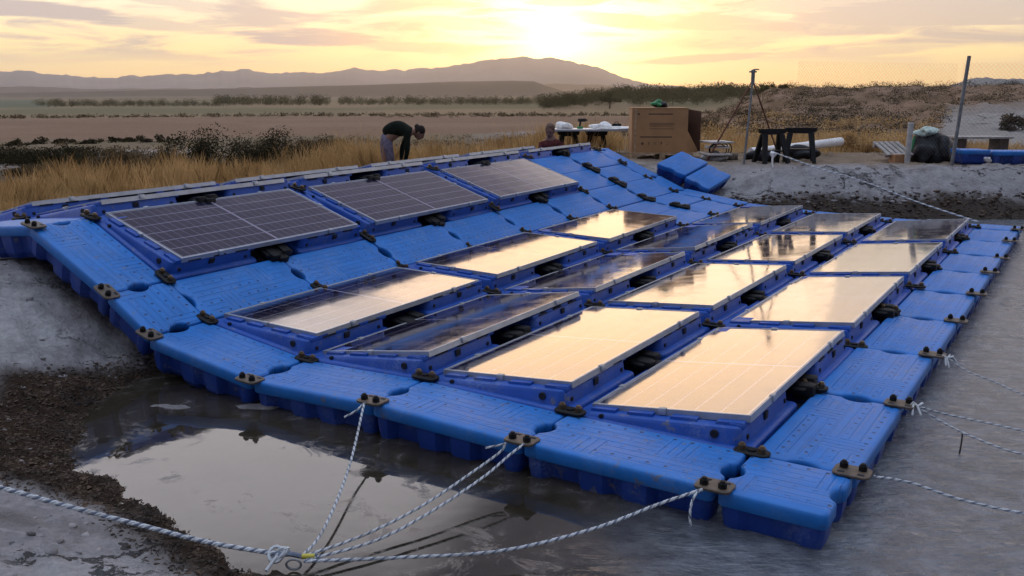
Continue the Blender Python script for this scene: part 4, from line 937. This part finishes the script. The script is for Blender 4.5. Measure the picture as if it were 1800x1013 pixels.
for k in range(5):
    x = -.32 + k * .115
    def sym(m, k=k, x=x):
        if k == 0: m.tube([(x, -.4605, .165), (x, -.4622, .165)], .026, 12)
        elif k == 1: m.box(x - .02, x + .02, -.4622, -.4605, .18, .19); m.box(x - .006, x + .006, -.4622, -.4605, .135, .1795)
        elif k == 2: m.box(x - .018, x - .010, -.4622, -.4605, .14, .19); m.box(x + .006, x + .014, -.4622, -.4605, .14, .19)
        elif k == 3: m.tube([(x, -.4605, .18), (x, -.4622, .18)], .016, 8); m.box(x - .005, x + .005, -.4622, -.4605, .135, .164)
        else: m.box(x - .018, x + .018, -.4622, -.4605, .14, .148); m.box(x - .018, x + .018, -.4622, -.4605, .18, .188)
    part('print_symbol', M['ink'], cr, sym)
part('print_symbol', M['ink'], cr, lambda m: m.tube([(-.40, -.4605, .70), (-.40, -.4622, .70)], .022, 12))
r = empty('tool_bag', 'small green and black tool bag lying on the crate lid', 'bag', Vector((cb.x - .03, CD + .3, cz + .116 + HC + .015)))
part('bag_body', M['tarp'], r, lambda m: m.blob((0.03, 0, .045), (.14, .11, .07), 4, 3, .3, flat=-.6), 50); part('bag_flap', M['green'], r, lambda m: m.blob((-.05, -.02, .07), (.10, .10, .06), 9, 3, .4), 50); part('handle', M['green'], r, lambda m: m.tube([(-.07, 0, .10), (-.05, 0, .15), (0, 0, .15), (.03, 0, .10)], .010, 6), 50)
# junk right of the crate
bq = place(1262, 16.7)
for k, (dx_, dy_, dz_, rz_) in enumerate(((0, 0, .10, .1), (.06, .15, .22, -.2), (.04, .1, .31, .15))):
    item('board', ('broad pale board lowest in the stack right of the crate', 'pale board in the middle of the stack right of the crate', 'pale board topmost in the stack right of the crate')[k], 'board', lambda m: m.box(-.22, .22, -.3, .3, 0, .03, bev=.004), M['board'], bq + Vector((dx_, dy_, dz_)), 'pale boards right of the crate', rz_)
item('stone_block', 'rough stone block under the pale boards', 'block', lambda m: m.blob((0, 0, .04), (.18, .2, .10), 6, 3, .3), M['concrete'], bq)
r = empty('cable_coil', 'black cable coil looped over the pale boards', 'cable', bq + Vector((.02, -.12, .2)))
for k in range(3): part('loop', M['black'], r, lambda m, k=k: m.tube([Vector(((.16 + .02 * k) * math.cos(a) + .03 * k, .05 * math.sin(a * 2 + k), (.10 + .02 * k) * math.sin(a))) for a in np.linspace(0, 6.28, 20)], .010, 5), 50)
item('stone', 'brown rubble stone between the crate and the tripod', 'stone', lambda m: m.blob((0, 0, .03), (.14, .12, .09), 12, 3, .3), M['bark'], place(1290, 16.9))
# survey tripod with rusty legs
tq = place(1314, 16.1); topz = CAMH + 42 / FH * 16.1
r = empty('tripod', 'tall steel tripod with two rusty legs and a small head', 'tripod', tq); ht = topz - tq.z
def px_off(px, dist): q = gp(px, dist); return q - tq
hx = (1322 - 900) / FH * 16.2 - tq.x
for m_, e_, r_ in ((M['steel'], Vector((0, 0, -.02)), .022), (M['rust'], px_off(1248, 16.6), .018), (M['rust'], px_off(1376, 17.6), .018)):
    part('leg', m_, r, lambda m: m.tube([e_, Vector((hx, .1, ht - .18))], [r_, r_ * .8], 8), 40)
part('head', M['steel'], r, lambda m: (m.tube([(hx, .1, ht - .24), (hx, .1, ht)], .032, 10), m.box(hx - .06, hx + .05, .05, .15, ht - .05, ht - .02, bev=.004)), 40)
part('crank', M['steel'], r, lambda m: m.tube([(hx, .1, ht), (hx + .06, .1, ht + .005), (hx + .10, .1, ht)], .012, 8), 40)
# white tube and black things behind the trestles
t0 = place(1325, 17.2) + Vector((0, 0, .11)); t1 = place(1484, 18.6) + Vector((0, 0, .24))
tag(MB().tube([t0, t0.lerp(t1, .5) + Vector((0, 0, -.01)), t1], .085, 14).build('film_roll', M['white'], None, 40), 'long white roll lying on the ground behind the trestles', 'roll')
bgp = place(1345, 16.7)
item('black_sack', 'black sack slumped on the ground behind the left trestle', 'sack', lambda m: m.blob((0, 0, .08), (.30, .16, .13), 14, 3, .35, flat=-.55), M['tarp'], bgp)
item('black_sack', 'black sack slumped on the ground behind the right trestle', 'sack', lambda m: m.blob((0, 0, .10), (.26, .16, .15), 15, 3, .35, flat=-.55), M['tarp'], place(1418, 16.95))
# stake with a rope running down to the raft
sk = place(1364, 15.5); r = empty('stake', 'pale wrapped stake holding the far mooring rope', 'stake', sk)
part('post', M['steel'], r, lambda m: m.tube([(0, 0, -.05), (0.01, 0, .30)], .016, 8), 40); part('wrapping', M['whitebag'], r, lambda m: (m.blob((.01, 0, .22), (.05, .04, .05), 3, 2, .4), m.tube([(0, -.03, .2), (-.01, -.05, .08), (.0, -.06, 0)], .016, 6)), 40)
ra, rb = sk + Vector((.02, 0, .25)), pt(1.0, BE - .05, .03)
rope([ra.lerp(rb, k) + Vector((0, 0, -.10 * math.sin(math.pi * k) + .12 * math.sin(math.pi * k) ** 2)) for k in (0, .25, .5, .75, 1)], 'pale rope from the wrapped stake down to the far end of the raft', .012, group=GR, step=.03, pitch=.12)
# pallet, block, concrete post, tarpaulin heap
pq = place(1580, 16.6); r = empty('slatted_pallet', 'grey slatted pallet tilted up on a clay block', 'pallet', pq + Vector((0, .1, .17)), .15); r.rotation_euler = (.35, .0, .12)
for k in range(5): part('slat', M['greywood'], r, lambda m, k=k: m.box(-.24 + k * .105, -.165 + k * .105, -.30, .30, .06, .08))
for k in (-1, 1): part('bearer', M['greywood'], r, lambda m, k=k: m.box(-.25, .26, k * .22 - .03, k * .22 + .03, 0, .0595))
r = empty('clay_block', 'small orange clay block under the grey pallet', 'block', pq + Vector((.0, -.22, -.01)), .1)
part('block_body', mat('clay', (.34, .17, .08), .8, .2, 12), r, lambda m: m.box(-.12, .12, -.10, .10, 0, .16, bev=.008)); part('top_face', M['board'], r, lambda m: m.box(-.10, .10, -.08, .08, .161, .166))
cq = place(1605, 16.2); r = empty('concrete_post', 'short pale round post standing beside the tarpaulin heap', 'post', cq)
part('shaft', M['concrete'], r, lambda m: m.tube([(0, 0, -.1), (0.01, 0, .68)], [.050, .048], 14), 40); part('cap', M['concrete'], r, lambda m: m.tube([(0.01, 0, .6805), (0.01, 0, .70)], [.054, .046], 14), 40)
tq2 = place(1646, 16.6); r = empty('tarpaulin_heap', 'heap under black tarpaulin with pale sack on top', 'heap', tq2)
part('tarpaulin', M['tarp'], r, lambda m: m.blob((0, 0, .12), (.38, .34, .42), 21, 4, .22, flat=-.35), 60); part('fold', M['tarp'], r, lambda m: (m.blob((.14, -.2, .10), (.22, .18, .30), 25, 3, .35, flat=-.4), m.blob((-.20, -.18, .08), (.16, .2, .26), 26, 3, .35, flat=-.4)), 60)
item('feed_sack', 'pale green and white sack on top of the tarpaulin heap', 'sack', lambda m: m.blob((0, 0, .02), (.18, .14, .08), 27, 3, .35), mat('pale_sack', (.42, .50, .44), .6, .3, 10), tq2 + Vector((-.12, -.05, .50)))
item('plastic_can', 'green can wedged behind the concrete post', 'can', lambda m: (m.box(-.07, .07, -.06, .06, 0, .34, bev=.02), m.tube([(0, 0, .33), (0, 0, .38)], .03, 10)), M['green'], tq2 + Vector((-.30, .02, .06)))
# wide board on blocks
bz = place(1728, 18.5); r = empty('plank_bench', 'wide weathered plank raised on two blocks behind the fence post', 'bench', bz)
part('plank', M['greywood'], r, lambda m: m.box(-.55, .55, -.3, .3, .36, .40, bev=.005))
for k in (-1, 1): part('support', M['bark'], r, lambda m, k=k: m.box(k * .42 - .10, k * .42 + .10, -.2, .2, -.05, .359, bev=.01))
# spare floats lying on the bank
for kind, px, lb in (('small', 1716, 'short spare blue float lying beside the fence post'), ('long', 1802, 'long spare blue float lying at right margin of the bank')):
    q = place(px, 15.9); L_ = SZ[kind][0]; r = empty('walkway_float', lb, 'float', None, group='spare blue floats on the bank', mat=Matrix.Translation(q + Vector((0, 0, .245))))
    link('deck', DECK[kind], r); link('hull', HULL[kind], r)
item('grey_rag', 'pale rag stuffed between the two spare blue floats', 'rag', lambda m: m.blob((0, 0, .03), (.07, .05, .05), 31, 3, .4), M['whitebag'], place(1748, 15.68) + Vector((0, 0, .05)))
# chain-link fence
fq = place(1684, 15.75); fp2 = Vector(((1697 - 900) / FH * 15.75, 15.75, CAMH + 65 / FH * 15.75))
r = empty('chain_link_fence', 'chain-link fence hung on one leaning steel post at the right', 'fence', fq)
part('post', M['steel'], r, lambda m: m.tube([(0, 0, -.2), fp2 - fq], .03, 10), 40)
def chain(m, p0, p1, hh, cell=.075, wr=.0011):
    Lh = (p1 - p0).length; nx = int(Lh / cell); nz_ = int(hh / cell)
    for i in range(-nz_, nx):
        for sg in (1, -1):
            a = i if sg == 1 else i + nz_; u0, v0, u1, v1 = a, 0, a + sg * nz_, nz_
            def clipu(u, v, du, dv):
                if u < 0: v += (0 - u) * dv / du; u = 0
                if u > nx: v += (nx - u) * dv / du; u = nx
                return u, v
            if max(u0, u1) <= 0 or min(u0, u1) >= nx: continue
            u0, v0 = clipu(u0, v0, sg, 1); u1, v1 = clipu(u1, v1, sg, 1)
            q0 = p0.lerp(p1, u0 / nx) + Vector((0, 0, v0 * cell)); q1 = p0.lerp(p1, u1 / nx) + Vector((0, 0, v1 * cell)); m.tube([q0, q1], wr, 3, cap=False)
part('wire_mesh', M['steel'], r, lambda m: (chain(m, Vector((.05, .03, .08)), Vector((3.2, -.3, .1)), 1.72), chain(m, Vector((-.02, .05, .15)), Vector((-1.7, 3.4, .30)), 1.60)))
# pale slab at the left margin
item('concrete_slab', 'pale flat slab on the mud under the raft at the left margin', 'slab', lambda m: m.box(-.7, .7, -.28, .28, -.06, .04, bev=.01), M['board'], Vector((at(20, 458, .42).x - .25, at(20, 458, .42).y, gz(at(20, 458, .42).x - .25, at(20, 458, .42).y) + .03)), None, .35)

# ------------------------------------------------------------------ people
def skin_obj(name, m, parent, joints, edges, sub=2):
    """joints: name -> (x, y, z, rx[, ry]); one connected surface grown along the edges"""
    ks = list(joints); me = bpy.data.meshes.new(name); me.from_pydata([joints[k][:3] for k in ks], [(ks.index(a), ks.index(b)) for a, b in edges], [])
    me.materials.append(m); o = link(name, me, parent); md = o.modifiers.new('skin', 'SKIN'); md.use_smooth_shade = True
    for i, k in enumerate(ks):
        sv = me.skin_vertices[0].data[i]; rr = joints[k][3:]; sv.radius = (rr[0], rr[-1]); sv.use_root = (i == 0)
    s_ = o.modifiers.new('sub', 'SUBSURF'); s_.levels = sub; s_.render_levels = sub; return o
def chain_edges(*names): return [(names[i], names[i + 1]) for i in range(len(names) - 1)]
def hand(J, E, wrist, d, side, pre):
    """palm, four bent fingers and a thumb growing from the wrist along direction d"""
    d = Vector(d).normalized(); sd = Vector(side).normalized(); nrm = d.cross(sd); w_ = Vector(J[wrist][:3]); J[pre + 'palm'] = (*(w_ + d * .06), .026, .018); E.append((wrist, pre + 'palm'))
    for k, (o_, l_) in enumerate(((-.030, .062), (-.010, .074), (.010, .070), (.030, .055))):
        a = w_ + d * .085 + sd * o_; b = a + d * l_ * .55 + nrm * .008; c = b + d * l_ * .35 + nrm * .026
        for q, p, r_ in (('a', a, .010), ('b', b, .009), ('c', c, .008)): J[pre + 'f%d' % k + q] = (*p, r_)
        E += [(pre + 'palm', pre + 'f%da' % k), (pre + 'f%da' % k, pre + 'f%db' % k), (pre + 'f%db' % k, pre + 'f%dc' % k)]
    a = w_ + d * .03 - sd * .035; b = a + d * .035 - sd * .02 + nrm * .01; J[pre + 't0'] = (*a, .011); J[pre + 't1'] = (*b, .009); E += [(pre + 'palm', pre + 't0'), (pre + 't0', pre + 't1')]
def head(parent, c, fwd, up, skinm, hairm, sc=1.0, bun=False):
    f = Vector(fwd).normalized(); u = Vector(up).normalized(); s_ = f.cross(u).normalized(); u = s_.cross(f)
    Mh = Matrix((f, -s_, u)).transposed().to_4x4(); Mh.translation = Vector(c)
    hd = MB(); hd.blob((0, 0, 0), (.093 * sc, .074 * sc, .115 * sc), 1, 3, .0); hd.blob((.045 * sc, 0, -.055 * sc), (.05 * sc, .05 * sc, .06 * sc), 1, 3, 0)
    hd.v = [Mh @ Vector(p) for p in hd.v]; hd.build('head', skinm, parent, 60)
    for nm, m_, fn in (('nose', skinm, lambda m: m.blob((.095 * sc, 0, -.02 * sc), (.022, .013, .024), 1, 2, 0)), ('mouth', M['maroon'], lambda m: m.blob((.088 * sc, 0, -.065 * sc), (.008, .022, .006), 1, 2, 0))):
        m = MB(); fn(m); m.v = [Mh @ Vector(p) for p in m.v]; m.build(nm, m_, parent, 60)
    for sg in (-1, 1):
        m = MB(); m.blob((.083 * sc, sg * .032 * sc, .008), (.010, .013, .008), 1, 2, 0); m.v = [Mh @ Vector(p) for p in m.v]; m.build('eye', M['hair'], parent, 60)
        m = MB(); m.blob((-.005, sg * .077 * sc, -.01), (.020, .009, .03), 1, 2, 0); m.v = [Mh @ Vector(p) for p in m.v]; m.build('ear', skinm, parent, 60)
    m = MB(); m.blob((-.018 * sc, 0, .03 * sc), (.094 * sc, .083 * sc, .105 * sc), 5, 3, .06)
    if bun: m.blob((-.10 * sc, 0, .05 * sc), (.045, .04, .045), 2, 2, .15)
    m.v = [Mh @ Vector(p) for p in m.v]; m.build('hair', hairm, parent, 60)
# bending man, seen in profile facing right
pd = 16.2; pz = .10
p1 = empty('person', 'person in dark green top and faded jeans bending over behind the raft', 'person', Vector(((682 - 900) / FH * pd, pd, pz)))
def bent(y, s): return s * y
JT = {'hip': (-.06, 0, .86, .12, .15), 'waist': (.02, 0, .98, .125, .15), 'chest': (.20, 0, 1.03, .13, .17), 'upper': (.34, 0, .98, .11, .16), 'neck': (.43, 0, .95, .06)}
E_ = chain_edges('hip', 'waist', 'chest', 'upper', 'neck'); 
for sg, n_ in ((-1, 'n'), (1, 'f')):
    o_ = .04 if sg < 0 else -.10
    JT.update({'sh' + n_: (.33, sg * .17, .93, .07), 'el' + n_: (.30 + o_, sg * .21, .66, .05), 'wr' + n_: (.26 + o_ * .8, sg * .16, .44, .036)}); E_ += [('upper', 'sh' + n_), ('sh' + n_, 'el' + n_), ('el' + n_, 'wr' + n_)]
skin_obj('shirt', M['shirt'], p1, JT, E_)
JB = {'top': (-.035, 0, .93, .10, .14), 'pel': (-.075, 0, .84, .125, .16)}; EB = [('top', 'pel')]
for sg, n_ in ((-1, 'n'), (1, 'f')):
    JB.update({'th' + n_: (-.06 - .03 * sg, sg * .09, .74, .105), 'kn' + n_: (-.02 - .05 * sg, sg * .10, .45, .080), 'an' + n_: (-.05 + .05 * sg, sg * .10, .09, .055)}); EB += [('pel', 'th' + n_)] + chain_edges('th' + n_, 'kn' + n_, 'an' + n_)
skin_obj('trousers', M['jeans'], p1, JB, EB)
JS = {'pel': (-.05, 0, .85, .09, .12), 'ch': (.20, 0, 1.0, .09, .12), 'nk': (.44, 0, .945, .05), 'hd': (.50, 0, .94, .052)}; ES = chain_edges('pel', 'ch', 'nk', 'hd')
for sg, n_ in ((-1, 'n'), (1, 'f')):
    o_ = .04 if sg < 0 else -.10
    JS.update({'sh' + n_: (.33, sg * .15, .93, .05), 'el' + n_: (.30 + o_, sg * .21, .66, .036), 'wr' + n_: (.255 + o_ * .8, sg * .155, .42, .028)}); ES += [('nk', 'sh' + n_)] + chain_edges('sh' + n_, 'el' + n_, 'wr' + n_)
    hand(JS, ES, 'wr' + n_, (-.1, -.1 * sg, -1), (1, 0, -.1), 'h' + n_)
    JS.update({'t' + n_: (-.06, sg * .09, .74, .07), 'k' + n_: (-.02 + .04 * sg, sg * .10, .45, .05), 'a' + n_: (-.05 + .05 * sg, sg * .10, .08, .04), 'o' + n_: (.10 + .05 * sg, sg * .11, .03, .035)}); ES += [('pel', 't' + n_)] + chain_edges('t' + n_, 'k' + n_, 'a' + n_, 'o' + n_)
    mb = MB(); mb.blob((.03 + .05 * sg, sg * .105, .045), (.15, .055, .05), 1, 3, .05); mb.build('shoe', M['shoe'], p1, 60)
skin_obj('body', M['skin'], p1, JS, ES)
head(p1, (.535, 0, .935), (.75, -.05, -.66), (.66, 0, .75), M['skin'], M['hair'], 1.0, True)
# crouching person in maroon
pd = 15.9; x0 = (972 - 900) / FH * pd; zg = gz(x0, pd)
p2 = empty('person', 'crouching person in a maroon jacket beside the white table', 'person', Vector((x0, pd, zg)), 0)
k_ = (CAMH - 63 / FH * pd - zg) / .98        # head height over the ground there
p2.scale = (1, 1, 1)
HZ = CAMH - 63 / FH * pd - zg
JT = {'hip': (.10, .05, HZ - .66, .13, .16), 'waist': (.07, 0, HZ - .48, .13, .16), 'chest': (.01, -.05, HZ - .30, .14, .18), 'upper': (-.03, -.08, HZ - .20, .11, .17), 'neck': (-.04, -.09, HZ - .13, .06)}
E_ = chain_edges('hip', 'waist', 'chest', 'upper', 'neck')
for sg, n_, el_, wr_ in ((-1, 'n', (-.20, -.16, HZ - .38), (-.27, -.30, HZ - .50)), (1, 'f', (.17, -.20, HZ - .42), (.04, -.34, HZ - .50))):
    JT.update({'sh' + n_: (-.03 + sg * .16, -.07, HZ - .24, .07), 'el' + n_: (*el_, .052), 'wr' + n_: (*wr_, .038)}); E_ += [('upper', 'sh' + n_), ('sh' + n_, 'el' + n_), ('el' + n_, 'wr' + n_)]
skin_obj('jacket', M['maroon'], p2, JT, E_)
JB = {'pel': (.10, .06, HZ - .68, .12, .15)}; EB = []
for sg, n_ in ((-1, 'n'), (1, 'f')):
    JB.update({'th' + n_: (.08 + sg * .09, 0, HZ - .70, .09), 'kn' + n_: (.02 + sg * .14, -.34, HZ - .62, .068), 'an' + n_: (.06 + sg * .13, -.14, .08, .05)}); EB += [('pel', 'th' + n_)] + chain_edges('th' + n_, 'kn' + n_, 'an' + n_)
skin_obj('trousers', M['shoe'], p2, JB, EB)
JS = {'pel': (.10, .05, HZ - .66, .09, .12), 'ch': (0, -.05, HZ - .3, .09, .12), 'nk': (-.04, -.09, HZ - .13, .05), 'hd': (-.045, -.10, HZ - .05, .052)}; ES = chain_edges('pel', 'ch', 'nk', 'hd')
for sg, n_, el_, wr_ in ((-1, 'n', (-.20, -.16, HZ - .38), (-.275, -.31, HZ - .51)), (1, 'f', (.17, -.20, HZ - .42), (.03, -.35, HZ - .51))):
    JS.update({'sh' + n_: (-.03 + sg * .14, -.07, HZ - .24, .05), 'el' + n_: (*el_, .036), 'wr' + n_: (*wr_, .028)}); ES += [('nk', 'sh' + n_)] + chain_edges('sh' + n_, 'el' + n_, 'wr' + n_)
    hand(JS, ES, 'wr' + n_, (-.4 * -sg if sg > 0 else -.3, -.7, -.6), (.8, -.2, 0), 'h' + n_)
    JS.update({'t' + n_: (.08 + sg * .09, 0, HZ - .70, .07), 'k' + n_: (.02 + sg * .14, -.34, HZ - .62, .05), 'a' + n_: (.06 + sg * .13, -.14, .08, .04)}); ES += [('pel', 't' + n_)] + chain_edges('t' + n_, 'k' + n_, 'a' + n_)
    mb = MB(); mb.blob((.06 + sg * .13, -.20, .045), (.055, .14, .05), 1, 3, .05); mb.build('shoe', M['shoe'], p2, 60)
skin_obj('body', M['skin'], p2, JS, ES)
head(p2, (-.05, -.12, HZ), (-.35, -.8, -.45), (-.1, -.4, .9), M['skin'], mat('brown_hair', (.10, .045, .022), .6, .3, 40))

# ------------------------------------------------------------------ evening haze over the plain
hz = MB(); hz.box(-9500, 9500, -60, 9600, -8, 330); hm = bpy.data.materials.new('haze'); hm.use_nodes = True; t = NT(hm.node_tree); t.n.clear()
o_ = t.node('ShaderNodeOutputMaterial'); v_ = t.node('ShaderNodeVolumePrincipled'); v_.inputs['Color'].default_value = (.90, .87, .93, 1); v_.inputs['Density'].default_value = 1.15e-4; v_.inputs['Anisotropy'].default_value = .85
t.l.new(v_.outputs[0], o_.inputs['Volume']); tag(hz.build('haze', hm), 'thin evening haze over the plain', 'haze', None, 'stuff')
